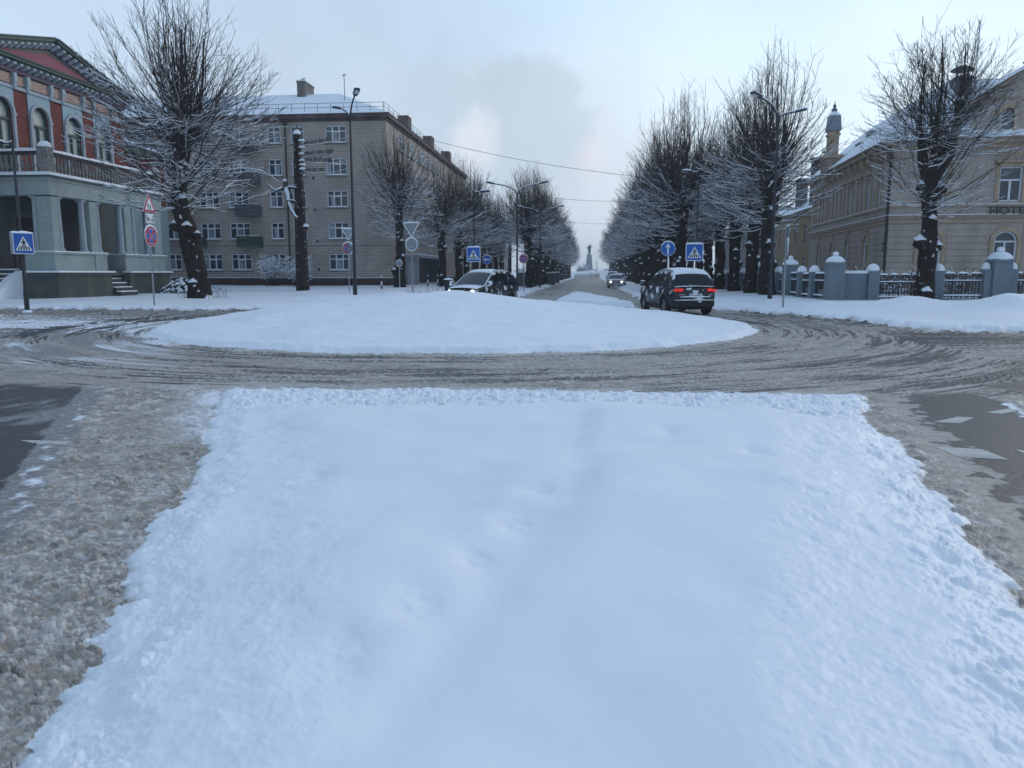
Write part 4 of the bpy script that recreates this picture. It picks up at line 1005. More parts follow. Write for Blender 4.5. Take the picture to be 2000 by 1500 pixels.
# ------------------------------------------------------------------ lineman monument
RUST = mat("rusty_iron", (0.026, 0.016, 0.013), 0.75, 0.5, 3.5, metal=.1, snow=.9, bump=.4, bscale=12)
def lineman():
    x0, y0 = -20.75, 54.7
    t = thing("lineman_monument", "rusty iron mast with a climbing lineman figure and wires with words", "sculpture", (x0, y0, gz(x0, y0) - .1))
    m = MB(); H = 11.0
    for sx in (-1, 1):
        m.add([(sx * .36 - .1, -.16, 0), (sx * .36 + .1, -.16, 0), (sx * .36 + .1, .16, 0), (sx * .36 - .1, .16, 0), (sx * .14 - .09, -.12, H), (sx * .14 + .09, -.12, H), (sx * .14 + .09, .12, H), (sx * .14 - .09, .12, H)],
              [(0, 3, 2, 1), (4, 5, 6, 7), (0, 1, 5, 4), (1, 2, 6, 5), (2, 3, 7, 6), (3, 0, 4, 7)])
    m.frustum(0, .02, 0, H - .1, .34, .09, .12, .07)
    for k in range(22):
        z = .5 + k * .48; w = .42 - .24 * z / H
        for sx in (-1, 1): m.lathe([(.022, 0), (.02, .03)], 6, (sx * w, -.19 + .05 * z / H, z), ax="y")
    m.build("mast", RUST, t)
    m = MB()
    for k in range(26):
        z = .4 + k * .4; w = .44 - .24 * z / H; m.lathe([(.02, -.02), (.035, 0), (.02, .03)], 6, (w * (1 if k % 3 else -.6), -.2 + .05 * z / H, z + .01))
    m.build("snow_specks", SNOW, t)
    MB().lathe([(.24, 0), (.27, .08), (.2, .2), (.16, .32), (.09, .38), (.07, .55), (.02, .62), (.012, .85)], 14, (0, 0, H)).build("cap", RUST, t, True)
    MB().lathe([(.26, .1), (.25, .2), (.17, .36), (.1, .42)], 14, (0, 0, H)).build("snow_cap", SNOW, t, True)
    ins = MB().lathe([(.05, 0), (.09, .03), (.05, .07), (.08, .1), (.03, .16)], 8).mesh("insulator", (SWHITE,), True)
    for k, z in enumerate((10.55, 10.1, 9.65, 9.2, 8.9, 8.6)):
        a = MB().box(0, .36, -.02, .02, -.015, .015).build("bracket", RUST, t, loc=(.12, -.16, z))
        link("insulator", ins, a, (.38, 0, .02)); 
        snow_lump(MB(), .05, .48, -.1, .08, .06, .16, k).build("snow_lump", SNOW, a)
    # wires across to the tall lamp
    tgt = Vector((-12.75 - x0, 41.4 - y0, 0))
    words = ("elv\u0113r\u0101 kur\u0101 skan viss", "telefonists stabos r\u0101pus", "stabi ka vi\u0146i v\u0113l nezina", "cilv\u0113ks kur\u0161 sauc")
    for k, (z0, z1, sag) in enumerate(((10.35, 8.6, .15), (9.7, 7.9, .2), (9.25, 7.3, .15), (8.55, 6.95, .2))):
        a = Vector((.45, -.2, z0)); b = tgt + Vector((-.15, .2, z1)) if k in (0, 3) else a.lerp(tgt + Vector((0, 0, z1)), .93 if k == 2 else .72)
        P = [a.lerp(b, q) - Vector((0, 0, sag * 4 * q * (1 - q))) for q in np.linspace(0, 1, 14)]
        w = MB().tube(P, .014, 5).build("wire", STEEL, t)
        if k != 1: MB().tube([p + Vector((0, 0, .022)) for p in P], .018, 5).build("snow_on_wire", SNOW, w)
        me = text_mesh(words[k], .46, .012, STEEL, "LEFT", .2)
        d = (b - a).normalized(); ex = d; ez = Vector((0, 0, 1)); ez = (ez - ex * ez.dot(ex)).normalized(); ey = ez.cross(ex)
        l = link("lettering", me, w); l.matrix_local = Matrix.Translation(a + d * .35 + ez * (.05 - sag * .6)) @ Matrix((ex, ez, -ey)).transposed().to_4x4() @ Matrix.Diagonal((2.3, 1, 1, 1))
    for dx, z in ((-.3, 9.4), (-.3, 10.3)):
        w = MB().tube([(-.1, 0, z), (-4, .5, z - .1), (-9, 1, z + .2)], .014, 5).build("wire", STEEL, t)
    lant = MB().lathe([(.02, .1), (.2, 0), (.12, -.06), (.07, -.25), (.03, -.3)], 12).build("lantern", RUST, t, True, loc=(.5, -.25, 4.65))
    MB().lathe([(.21, 0), (.2, .08), (.1, .2), (.02, .24)], 12).build("snow_cap", SNOW, lant, True)
    MB().tube([(.2, -.2, 4.7), (.5, -.25, 4.85)], .02, 6).build("lantern_arm", RUST, t)
    # climbing figure: one skinned surface
    J = {"pelvis": (-.62, -.25, 6.5), "waist": (-.68, -.28, 6.85), "chest": (-.82, -.30, 7.25), "neck": (-.88, -.30, 7.56), "head": (-.90, -.32, 7.72), "crown": (-.90, -.31, 7.92),
         "shL": (-1.05, -.30, 7.36), "elL": (-1.55, -.42, 7.14), "wrL": (-1.98, -.48, 7.46), "haL": (-2.1, -.49, 7.56), "shR": (-.62, -.30, 7.38), "elR": (-.35, -.34, 7.42), "wrR": (-.05, -.28, 7.36), "haR": (.06, -.26, 7.38),
         "hipL": (-.70, -.26, 6.42), "knL": (-.52, -.34, 5.9), "anL": (-.22, -.28, 5.35), "toL": (.0, -.42, 5.3), "hipR": (-.52, -.26, 6.42), "knR": (-.15, -.5, 6.42), "anR": (-.1, -.28, 6.02), "toR": (.08, -.34, 5.98)}
    Rd = {"pelvis": .17, "waist": .15, "chest": .2, "neck": .075, "head": .125, "crown": .09, "shL": .1, "elL": .07, "wrL": .05, "haL": .05, "shR": .1, "elR": .07, "wrR": .05, "haR": .05, "hipL": .14, "knL": .1, "anL": .065, "toL": .05, "hipR": .14, "knR": .1, "anR": .065, "toR": .05}
    E = [("pelvis", "waist"), ("waist", "chest"), ("chest", "neck"), ("neck", "head"), ("head", "crown"), ("chest", "shL"), ("shL", "elL"), ("elL", "wrL"), ("wrL", "haL"), ("chest", "shR"), ("shR", "elR"), ("elR", "wrR"), ("wrR", "haR"),
         ("pelvis", "hipL"), ("hipL", "knL"), ("knL", "anL"), ("anL", "toL"), ("pelvis", "hipR"), ("hipR", "knR"), ("knR", "anR"), ("anR", "toR")]
    for hn, dx in (("haL", -1), ("haR", 1)):
        for f in range(5):
            nm = hn + str(f); b = J[hn]; J[nm] = (b[0] + dx * (.06 + .01 * (f % 3)), b[1] - .06 + .028 * f, b[2] + (.05 if f == 4 else .03)); Rd[nm] = .012; E.append((hn, nm))
    ks = list(J); me = bpy.data.meshes.new("statue"); me.from_pydata([J[k] for k in ks], [(ks.index(a), ks.index(b)) for a, b in E], [])
    fm = mat("statue_two_tone", (.03, .035, .045), .6, .2, 4, snow=.62, pscale=1.5); me.materials.append(fm)
    o = link("statue", me, t); sk = o.modifiers.new("skin", "SKIN"); 
    me.skin_vertices[0].data[0].use_root = True
    for i, k in enumerate(ks): me.skin_vertices[0].data[i].radius = (Rd[k] * 1.6, Rd[k] * 1.3)
    ss = o.modifiers.new("sub", "SUBSURF"); ss.levels = 2; ss.render_levels = 2; sk.use_smooth_shade = True
    MB().lathe([(.15, -.02), (.15, .05), (.1, .13), (.03, .16)], 12, (-.9, -.31, 7.86)).build("cap", SNOW, o, True)
    MB().prism([(-1.12, 7.80), (-.86, 7.86), (-.86, 7.92)], lambda u, v, d: (u, d, v), -.42, -.2).build("cap_peak", SNOW, o)
    MB().lathe([(.155, -.03), (.17, 0), (.155, .03)], 12, (-.68, -.28, 6.78)).build("belt", STEEL, o, True)
    # coat of driven snow down the front of the figure
    MB().tube([(-.64, -.45, 6.5), (-.66, -.44, 6.85), (-.76, -.50, 7.2), (-.78, -.42, 7.4)], [.13, .13, .17, .09], 8).build("snow_coat", SNOW, o, True)
    MB().tube([(-.62, -.42, 6.4), (-.44, -.46, 5.9), (-.2, -.36, 5.42), (-.02, -.46, 5.36)], [.12, .10, .07, .055], 8).build("snow_coat", SNOW, o, True)
    MB().tube([(-1.05, -.36, 7.43), (-1.55, -.46, 7.2), (-1.98, -.5, 7.5)], [.09, .07, .05], 8).build("snow_coat", SNOW, o, True)
    MB().tube([(-.62, -.36, 7.45), (-.35, -.40, 7.48), (-.1, -.34, 7.42)], [.08, .06, .04], 8).build("snow_coat", SNOW, o, True)
    return t
lineman()
# ------------------------------------------------------------------ villa with porch
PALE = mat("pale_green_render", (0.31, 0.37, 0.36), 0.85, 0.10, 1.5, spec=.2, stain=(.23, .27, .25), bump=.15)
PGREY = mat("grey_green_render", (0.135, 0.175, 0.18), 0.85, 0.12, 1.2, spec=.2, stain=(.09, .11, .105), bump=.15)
PLINTH = mat("dark_plinth_render", (0.078, 0.086, 0.08), 0.9, 0.2, 1.0, spec=.2, stain=(.14, .14, .115), bump=.2)
COLUMN = mat("column_white", (0.36, 0.41, 0.45), 0.8, 0.08, 2, spec=.2)
DGREEN = mat("dark_green_trim", (0.055, 0.085, 0.075), 0.6, 0.12, 3)
SHADE = mat("porch_shaded_render", (0.10, 0.11, 0.105), 0.9, 0.1, 1)  # render darkened in its colour to carry the shade inside the porch
PINK = mat("pediment_pink", (0.27, 0.09, 0.115), 0.8, 0.07, 2)
FRIEZE = mat("frieze_peach", (0.40, 0.265, 0.215), 0.85, 0.35, 9)
PURPLE = mat("purple_band", (0.085, 0.055, 0.085), 0.7, 0.15, 3)
LBLUE = mat("pale_blue_panel", (0.30, 0.40, 0.45), 0.8, 0.06, 2)
CREAM = mat("cream_blind", (0.50, 0.52, 0.46), 0.5, 0.08, 2)
OLDSTONE = mat("weathered_baluster", (0.20, 0.19, 0.175), 0.9, 0.45, 7, snow=.75)
DOOR = mat("dark_door", (0.02, 0.018, 0.018), 0.6, 0.3, 3)
REDBRICK = brick_mat("red_brick", (0.28, 0.07, 0.05), (0.21, 0.05, 0.04), (0.09, 0.045, 0.04), 0.5, 0.16, 0.035, .2)
def villa():
    O = (-31, 46, 0)
    t = thing("villa", "red brick villa with pink pediment and pale green columned porch", "building", O)
    def B_(): return MB(O)
    fx = lambda u, v, d: (-33 + d, u, v)     # main wall faces +X, d outwards
    wins = [38.85 + 3.04 * k for k in range(5)]
    # main wall: brick with bays
    m = B_(); holes = [(c - .74, c + .74, 7.2, 11.45) for c in wins]
    m.wall(lambda u, z, d: (-33 - d, u, z), 35, 53.3, 6.9, 12.15, holes, .28)
    m.box(-46, -33.3, 35.2, 53.25, 6.9, 12.1); m.build("wall", REDBRICK, t)
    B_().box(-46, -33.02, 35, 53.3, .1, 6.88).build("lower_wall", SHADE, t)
    for i, c in enumerate(wins):
        # bay panel with arched opening
        m = B_(); n = 13
        a = [math.pi - k * math.pi / (n - 1) for k in range(n)]
        arch = [(c - .74, 7.2)] + [(c + .74 * math.cos(x), 10.72 + .74 * math.sin(x)) for x in a] + [(c + .74, 7.2)]
        rect = [(c - .95, 7.2)] + [(c - .95, 10.72), (c - .95, 11.4)] + [(c - .95 + 1.9 * k / (n - 5), 12.1) for k in range(n - 4)] + [(c + .95, 11.4), (c + .95, 10.72)] + [(c + .95, 7.2)]
        m.ring(rect, arch, fx, 0.02, .07); s = m.build("window_surround", LBLUE, t)
        m = B_(); o2 = [(c - .92, 10.72)] + [(c + .95 * math.cos(x) * .97, 10.72 + .95 * math.sin(x) * .99) for x in a] + [(c + .92, 10.72)]; i2 = [(c - .76, 10.72)] + [(c + .76 * math.cos(x), 10.72 + .76 * math.sin(x)) for x in a] + [(c + .76, 10.72)]
        m.ring(o2, i2, fx, .075, .17)
        for sgn in (-1, 1): m.box(-32.93, -32.85, c + sgn * .84 - .09, c + sgn * .84 + .09, 7.2, 10.6); m.box(-32.93, -32.8, c + sgn * .84 - .13, c + sgn * .84 + .13, 10.6, 10.74)
        m.build("archivolt", COLUMN, s)
        w = B_(); w.prism(arch, fx, -.24, -.22); wo = w.build("window", CREAM, t)
        m = B_(); ia = [(c + (u - c) * .86, 7.2 if v == 7.2 else 10.72 + (v - 10.72) * .86 if v > 10.72 else v) for u, v in arch]
        m.ring(arch, ia, fx, -.21, -.10)
        m.box(-33.2, -33.06, c - .74, c + .74, 10.3, 10.42); m.box(-33.19, -33.08, c - .06, c + .06, 7.2, 10.3)
        m.box(-33.19, -33.08, c - .74, c - .64, 7.2, 10.3); m.box(-33.19, -33.08, c + .64, c + .74, 7.2, 10.3)
        m.build("frame", DGREEN, wo)
        B_().box(-33.215, -33.205, c - .62, c - .08, 7.25, 8.9).box(-33.215, -33.205, c + .08, c + .62, 7.25, 8.9).build("pane", GLASS, wo)
    # entablature
    m = B_(); m.box(-33.3, -32.86, 35, 53.35, 12.1, 12.28); m.build("string_course", COLUMN, t)
    B_().box(-33.3, -32.94, 35, 53.33, 12.28, 12.98).build("frieze", DGREEN, t)
    for k in range(5):
        c = wins[k]
        for (a, b) in ((c - .82, c + .82), (c + 1.17, c + 1.87)):
            B_().box(-32.95, -32.90, a, b, 12.36, 12.90).build("frieze_panel", FRIEZE, t)
        for y in (c - .99, c + .99):
            m = B_(); m.prism([(-32.94, 12.2), (-32.80, 12.2), (-32.70, 12.5), (-32.70, 12.97), (-32.94, 12.97)], lambda u, v, d: (u, d, v), y - .12, y + .12)
            m.lathe([(.01, -.16), (.09, -.08), (.05, 0)], 8, (-32.84, y, 12.2)); m.build("console", COLUMN, t)
    B_().box(-33.3, -32.78, 35, 53.45, 12.98, 13.2).build("purple_cornice", PURPLE, t)
    def cornice(y0, z0, y1, z1, name, snow=True):
        L = math.hypot(y1 - y0, z1 - z0); a = math.atan2(z1 - z0, y1 - y0)
        loc = (-33 - O[0], y0 - O[1], z0)
        P = MB(); P.box(-.2, .42, 0, L, .30, .42); P.box(-.2, .62, 0, L, .42, .56); P.box(-.2, .70, 0, L, .56, .64)
        o = P.build(name, DGREEN, t, loc=loc, rot=(a, 0, 0))
        n = int(L / .52); mm = MB()
        for k in range(n):
            y = .2 + k * (L - .4) / max(1, n - 1)
            mm.prism([(.0, .0), (.12, .0), (.42, .16), (.56, .18), (.56, .29), (.0, .29)], lambda u, v, d: (u, d, v), y - .12, y + .12)
        mm.build("modillions", COLUMN, o)
        MB().box(-.2, .08, 0, L, -.02, .28).build("bed_mould", PURPLE, o)
        if snow: snow_lump(MB(), 0, L, -.72, .2, .64, .08, 3, n=40).build("snow", SNOW, o, rot=(0, 0, R(90)))
        return o
    cornice(35, 13.2, 53.9, 13.2, "cornice")
    ya, za, yb = 46.2, 15.15, 53.9
    sl = (za - 13.25) / (yb - ya)
    o = cornice(ya, za, yb, 13.25 + .02, "raking_cornice", False)
    o = cornice(ya - (yb - ya), 13.27, ya, za, "raking_cornice", False)
    B_().prism([(ya - 7.2, 13.55), (ya + 7.2, 13.55), (ya, za + .1)], lambda u, v, d: (-33.05 + d, u, v), -.2, 0).build("pediment", mat("pediment_border", (.17, .05, .045), .8, .2, 4), t)
    B_().prism([(ya - 4.9, 13.98), (ya + 4.9, 13.98), (ya, za - .28)], lambda u, v, d: (-33.05 + d, u, v), .01, .05).build("pediment_field", PINK, t)
    B_().ring([(ya - 5.5, 13.88), (ya, za - .12), (ya + 5.5, 13.88), (ya - 5.5, 13.88)], [(ya - 4.9, 13.98), (ya, za - .28), (ya + 4.9, 13.98), (ya - 4.9, 13.98)], lambda u, v, d: (-33.05 + d, u, v), .02, .09).build("pediment_moulding", DGREEN, t)
    # roof: two snowy slopes running back
    m = B_(); zt = za + .68; ze = 13.9
    for s_ in (-1, 1):
        m.add([(-32.3, ya, zt), (-47, ya, zt), (-47, ya + s_ * 8.0, ze), (-32.3, ya + s_ * 8.0, ze), (-32.3, ya, zt - .06), (-47, ya, zt - .06), (-47, ya + s_ * 8.0, ze - .06), (-32.3, ya + s_ * 8.0, ze - .06)],
              [(0, 1, 2, 3), (4, 7, 6, 5), (0, 3, 7, 4), (2, 1, 5, 6), (3, 2, 6, 7)])
    m.build("roof", SNOW, t)
    # wing behind
    m = B_(); m.wall(lambda u, z, d: (-33.8 - d, u, z), 53.4, 60, 6.9, 10.4, [(55.3, 56.6, 7.6, 9.6), (57.6, 58.9, 7.6, 9.6)], .2); m.box(-46, -34.1, 53.4, 60, 6.9, 10.35)
    wg = m.build("wing", REDBRICK, t); B_().box(-46, -33.75, 53.35, 60, .2, 6.88).build("wing_base", PALE, wg); B_().box(-46, -33.4, 53.5, 60.4, 10.4, 10.9).build("cornice", DGREEN, wg)
    B_().prism([(-46, 10.92), (-33.3, 10.92), (-39, 13.2)], lambda u, v, d: (u, d, v), 53.6, 60.5).build("roof", SNOW, wg)
    # ---------------- porch
    p = thing("porch_group", "x", "x"); bpy.data.objects.remove(p)
    X0 = -29.0
    def block(y0, y1, xw=-33.0, first=False):
        m = B_(); m.frustum((X0 + xw) / 2, (y0 + y1) / 2, .0, 1.55, (X0 - xw) / 2 + .22, (y1 - y0) / 2 + .12, (X0 - xw) / 2 + .12, (y1 - y0) / 2 + .05)
        return m
    m = B_()
    for (x0, x1, y0, y1) in ((-30.9, -28.72, 39.55, 44.5), (-32.9, -28.72, 46.3, 51.05), (-32.9, -30.9, 41.2, 46.2)):
        m.box(x0 - .0, x1 - .06, y0 + .06, y1 - .06, .0, 1.5); m.box(x0, x1, y0, y1, 1.5, 1.68)
    m.build("plinth", PLINTH, t)
    m = B_()
    m.box(-30.9, -28.6, 39.5, 44.55, 1.684, 1.78); m.box(-31.8, -28.6, 46.25, 51.1, 1.684, 1.78); m.build("plinth_snow", SNOW, t)
    m = B_()
    for (x0, x1, y0, y1) in ((-30.75, -29.0, 39.8, 40.9), (-29.85, -29.0, 40.9, 43.5), (-30.0, -28.95, 43.25, 44.37), (-31.6, -29.0, 46.3, 47.2), (-29.8, -29.0, 47.2, 49.3), (-30.0, -28.95, 49.3, 50.8)):
        m.box(x0, x1, y0, y1, 1.782, 2.7)
    m.build("pedestal", PALE, t)
    m = B_()
    for (x0, x1, y0, y1) in ((-30.82, -28.9, 39.7, 44.42), (-31.7, -28.9, 46.22, 50.88)): m.box(x0, x1, y0, y1, 2.70, 2.80)
    m.build("pedestal_cap", PALE, t)
    m = B_()
    for (x0, x1, y0, y1) in ((-30.8, -28.88, 39.68, 44.4), (-31.7, -28.88, 46.24, 50.9)): m.box(x0, x1, y0, y1, 2.803, 2.86)
    m.build("pedestal_snow", SNOW, t)
    B_().box(-32.9, -29.2, 40.2, 50.8, 1.5, 1.79).build("porch_floor", PLINTH, t)
    # piers with grooved courses
    for (x0, x1, y0, y1) in ((-29.9, -29.05, 39.9, 40.45), (-29.75, -29.05, 43.15, 43.8), (-31.3, -30.9, 46.35, 46.8), (-29.75, -29.05, 46.6, 47.25), (-29.8, -29.05, 49.8, 50.7)):
        m = B_(); z = 2.864
        while z < 5.75: m.box(x0, x1, y0, y1, z, min(z + .34, 5.84)); m.box(x0 + .02, x1 - .02, y0 + .02, y1 - .02, z + .34, z + .365); z += .365
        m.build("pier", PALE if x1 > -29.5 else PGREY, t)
    for (x, y) in ((-30.15, 40.15), (-29.3, 40.72), (-29.3, 42.75), (-29.3, 44.1), (-29.3, 46.4), (-29.3, 47.72), (-29.3, 49.4), (-33.2, 40.15)):
        m = B_(); m.lathe([(.26, 0), (.26, .06), (.23, .12), (.19, .16), (.19, .20)], 20, (x, y, 2.864)); m.lathe([(.185, .2), (.185, .95)], 20, (x, y, 2.864)); m.lathe([(.205, .95), (.205, 1.02)], 20, (x, y, 2.864))
        m.lathe([(.18, 1.02), (.165, 2.0), (.15, 2.68)], 24, (x, y, 2.864), flute=.09); m.lathe([(.17, 2.68), (.17, 2.74), (.155, 2.76), (.20, 2.86)], 20, (x, y, 2.864)); m.box(x - .21, x + .21, y - .21, y + .21, 5.72, 5.83)
        m.build("column", COLUMN, t, True)
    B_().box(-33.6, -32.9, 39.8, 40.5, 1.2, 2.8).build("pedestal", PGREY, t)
    # entablature of the porch
    m = B_(); m.box(-46, -29.0, 39.8, 40.5, 5.845, 6.75); m.box(-29.6, -29.0, 40.5, 50.85, 5.845, 6.75); m.box(-46, -28.94, 39.74, 50.9, 6.62, 6.80); m.build("beam", PALE, t)
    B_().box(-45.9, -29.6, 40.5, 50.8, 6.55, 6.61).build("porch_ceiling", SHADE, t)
    m = B_(); m.box(-46, -28.78, 39.58, 51.02, 6.80, 6.87); m.build("gutter_edge", DGREEN, t)
    m = B_(); m.box(-46, -28.74, 39.54, 51.06, 6.874, 7.0); m.box(-46, -28.95, 39.75, 50.85, 7.0, 7.06); m.build("balcony_snow", SNOW, t)
    # balustrade
    bal = MB().lathe([(.055, 0), (.085, .02), (.085, .08), (.05, .12), (.09, .26), (.105, .36), (.08, .5), (.045, .66), (.06, .72), (.045, .78), (.075, .88), (.08, .96)], 12).mesh("baluster", OLDSTONE, True)
    for k in range(33): link("baluster", bal, t, (-29.25 - O[0], 40.35 + .305 * k - O[1], 7.05))
    for k in range(16): link("baluster", bal, t, (-29.7 - .305 * k - O[0], 40.05 - O[1], 7.05))
    m = B_(); m.box(-29.4, -29.1, 40.3, 50.4, 8.0, 8.16); m.box(-36, -29.5, 39.9, 40.2, 8.0, 8.16); m.build("rail", mat("rail_brown", (.035, .028, .03), .8, .3, 5), t)
    m = B_()
    for k in range(12): 
        w = .02 * math.sin(k * 1.7)
        m.box(-29.44, -29.06, 40.3 + k * .84, 40.3 + k * .84 + .84, 8.163, 8.29 + w)
        m.box(-29.5 - k * .55 - .55, -29.5 - k * .55, 39.86, 40.24, 8.163, 8.30 + w)
    m.build("rail_snow", SNOW, t)
    for (x, y) in ((-29.25, 40.05), (-29.25, 50.6)):
        q = B_(); q.box(x - .28, x + .28, y - .28, y + .28, 7.05, 8.3); q.box(x - .31, x + .31, y - .31, y + .31, 8.3, 8.36); pp = q.build("balustrade_post", OLDSTONE, t)
        B_().lathe([(.33, 0), (.34, .08), (.3, .2), (.17, .3), (.02, .32)], 14, (x, y, 8.365)).build("snow_cap", SNOW, pp, True)
    # door in the back wall and stairs
    B_().box(-33.0, -32.9, 41.9, 43.9, 1.8, 5.2).build("door_surround", mat("door_frame_stone", (.13, .135, .13), .8, .1, 2), t)
    B_().box(-32.9, -32.86, 42.15, 43.65, 1.8, 4.85).build("door", DOOR, t)
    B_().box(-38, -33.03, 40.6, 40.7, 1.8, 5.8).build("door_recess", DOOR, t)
    st = B_(); sn = B_()
    for k in range(7):
        z = .1 + .245 * (k + 1); y = 37.6 + .33 * k
        st.box(-37, -31.2, y, 39.9, z - .245, z); sn.box(-37, -31.2, y + .04, y + .34, z + .003, z + .075)
    so = st.build("stairs", mat("stair_stone", (.06, .062, .068), .9, .2, 3), t); sn.build("snow", SNOW, so)
    c = B_(); c.prism([(37.2, 0), (37.2, .5), (37.9, .85), (38.8, 1.45), (39.6, 1.78), (39.6, 0)], lambda u, v, d: (d, u, v), -31.2, -30.75); c.build("stair_cheek", SNOW, t)
    st = B_(); sn = B_()
    for k in range(5):
        z = .25 + .26 * (k + 1); x = -28.3 - .33 * k
        st.box(-32, x, 44.52, 46.28, z - .26, z); sn.box(x - .33, x - .04, 44.52, 46.28, z + .003, z + .07)
    so = st.build("side_stairs", mat("stair_stone", (.06, .062, .068)), t); sn.build("snow", SNOW, so)
    return t
villa()
# ------------------------------------------------------------------ grey brick block of flats
GBRICK = brick_mat("grey_silicate_brick", (0.26, 0.205, 0.17), (0.335, 0.27, 0.22), (0.50, 0.46, 0.42), 0.50, 0.155, 0.034, .2)
EAVES = mat("rusty_eaves", (0.075, 0.045, 0.045), .8, .4, 1.5, stain=(.14, .12, .12))
PLIN2 = mat("maroon_plinth", (0.060, 0.030, 0.035), .85, .3, 1.2)
def flats():
    XR, YF, XL, YB = -17.4, 66.5, -48.0, 109.0
    t = thing("apartment_block", "five storey grey brick block of flats with snowy hipped roof", "building", (XR, YF, 0))
    O = (XR, YF, 0)
    floors = [1.95 + 2.71 * k for k in range(5)]
    wide, nar = [-33.45, -30.75, -21.8, -40.2], [-36.95, -27.3, -25.2]
    sw, sn_ = [72.0 + 4.6 * k for k in range(8)], [74.4 + 4.6 * k for k in range(8)]
    hf = [(c - .92, c + .92, z, z + 1.38) for z in floors for c in wide] + [(c - .58, c + .58, z, z + 1.38) for z in floors for c in nar]
    hs = [(c - .92, c + .92, z, z + 1.38) for z in floors[1:] for c in sw[:5]] + [(c - .5, c + .5, z, z + 1.38) for z in floors[1:] for c in sn_[:5]]
    m = MB(O); m.wall(lambda u, z, d: (u, YF + d, z), XL, XR, 1.25, 14.55, hf, .22)
    m.wall(lambda u, z, d: (XR - d, u, z), YF, YB, 1.25, 14.55, hs, .22)
    m.box(XL, XR - .3, YF + .3, YB, 1.25, 14.5); m.build("wall", GBRICK, t)
    m = MB(O); m.box(XL, XR + .06, YF - .06, YB, .0, 1.22); m.build("plinth", PLIN2, t)
    MB(O).box(XL, XR + .1, YF - .1, YB, 1.222, 1.27).build("plinth_snow", SNOW, t)
    m = MB(O); m.box(XL, XR + .12, YF - .12, YB, 14.55, 14.75); m.box(XL, XR + .35, YF - .35, YB + .3, 14.75, 15.12); m.build("eaves", EAVES, t)
    m = MB(O); e = 15.125; x1, y0, y1, x0 = XR + .4, YF - .4, YB + .4, XL
    rz, dd = 18.1, 6.2
    # L shaped hip roof
    m.add([(x0, y0, e), (x1, y0, e), (x1, y1, e), (x1 - 2 * dd, y1, e), (x0, y0 + 2 * dd, e), (x1 - 2 * dd, y0 + 2 * dd, e), (x0, y0 + dd, rz), (x1 - dd, y0 + dd, rz), (x1 - dd, y1 - dd, rz)],
          [(0, 1, 7, 6), (1, 2, 8, 7), (2, 3, 8), (3, 5, 7, 8), (5, 4, 6, 7)])
    rf = m.build("roof", SNOW, t)
    m = MB(O)
    for k in range(18):
        x = XR - .2 - k * 1.15; m.tube([(x, YF + .1, 15.3), (x, YF + .1, 16.05)], .02, 5)
        y = YF + k * 1.6; m.tube([(XR - .1, y, 15.3), (XR - .1, y, 16.05)], .02, 5)
    for z in (15.7, 16.05): m.tube([(XR - 20.5, YF + .1, z), (XR - .1, YF + .1, z), (XR - .1, YF + 28, z)], .02, 5)
    m.build("roof_railing", STEEL, rf)
    ch = MB(O); ch.box(-26.95, -26.2, 71.5, 73.9, 16.6, 19.0); ch.box(-27.0, -26.15, 71.45, 73.95, 19.0, 19.12); c = ch.build("chimney", mat("chimney_render", (.15, .135, .125), .9, .3, 2), rf)
    MB(O).box(-26.98, -26.17, 71.5, 73.9, 19.123, 19.2).build("snow", SNOW, c)
    for y in (77, 88.5, 99.5): MB(O).box(-18.9, -17.9, y, y + 1.6, 15.3, 17.0).build("chimney", EAVES, rf)
    MB(O).tube([(-22.0, 70, 17.0), (-22.0, 70, 19.3)], .03, 5).tube([(-22.2, 70, 19.1), (-21.8, 70, 19.2)], .03, 5).build("antenna", STEEL, rf)
    # windows: two mesh kinds shared by all
    def win(w, cols, seed):
        rng = random.Random(seed); hw = w / 2
        f = MB(); 
        for a, b in ((-hw, -hw + .07), (hw - .07, hw)): f.box(a, b, .05, .13, 0, 1.38)
        f.box(-hw, hw, .05, .13, 0, .08); f.box(-hw, hw, .05, .13, 1.3, 1.38); f.box(-hw, hw, .05, .13, .90, .97)
        for k in range(1, cols): x = -hw + w * k / cols; f.box(x - .045, x + .045, .04, .13, 0, 1.38)
        if cols == 3: f.box(-hw / 3 - .04, hw / 3 + .04, .03, .12, .03, .09); f.box(-hw / 3 + .04, hw / 3 - .04, .045, .12, .84, .90)
        p = MB(); p.box(-hw + .05, hw - .05, .14, .15, .04, 1.34)
        q = MB(); used_c = 0
        for k in range(cols):
            x0_, x1_ = -hw + w * k / cols + .06, -hw + w * (k + 1) / cols - .06
            if rng.random() < .75 and not used_c:
                used_c = 1
                wd = (x1_ - x0_) * rng.uniform(.35, 1.0); s0 = x0_ if rng.random() < .5 else x1_ - wd
                q.box(s0, s0 + wd, .132, .138, .06, rng.choice((.9, .9, 1.32)))
        s = MB(); s.box(-hw - .14, hw + .14, -.16, .04, -.12, -.05)
        return f.mesh("window", WHITE), p.mesh("pane", GLASS), q.mesh("curtain", CURT) if q.v else None, s.mesh("sill", mat("zinc_sill", (.2, .21, .22), .5)), snow_lump(MB(), -hw - .12, hw + .12, -.17, .05, -.047, .07, seed, n=7).mesh("sill_snow", SNOW)
    W = [win(1.84, 3, 50 + k) for k in range(6)]; Nn = [win(1.16, 2, 70 + k) for k in range(5)]
    rng = random.Random(9)
    def put(kind, loc, rz):
        f, p, q, s, sn = rng.choice(kind)
        o = link("window", f, t, (loc[0] - O[0], loc[1] - O[1], loc[2]), (0, 0, rz))
        link("pane", p, o)
        if q: link("curtain", q, o)
        link("sill", s, o); link("sill_snow", sn, o)
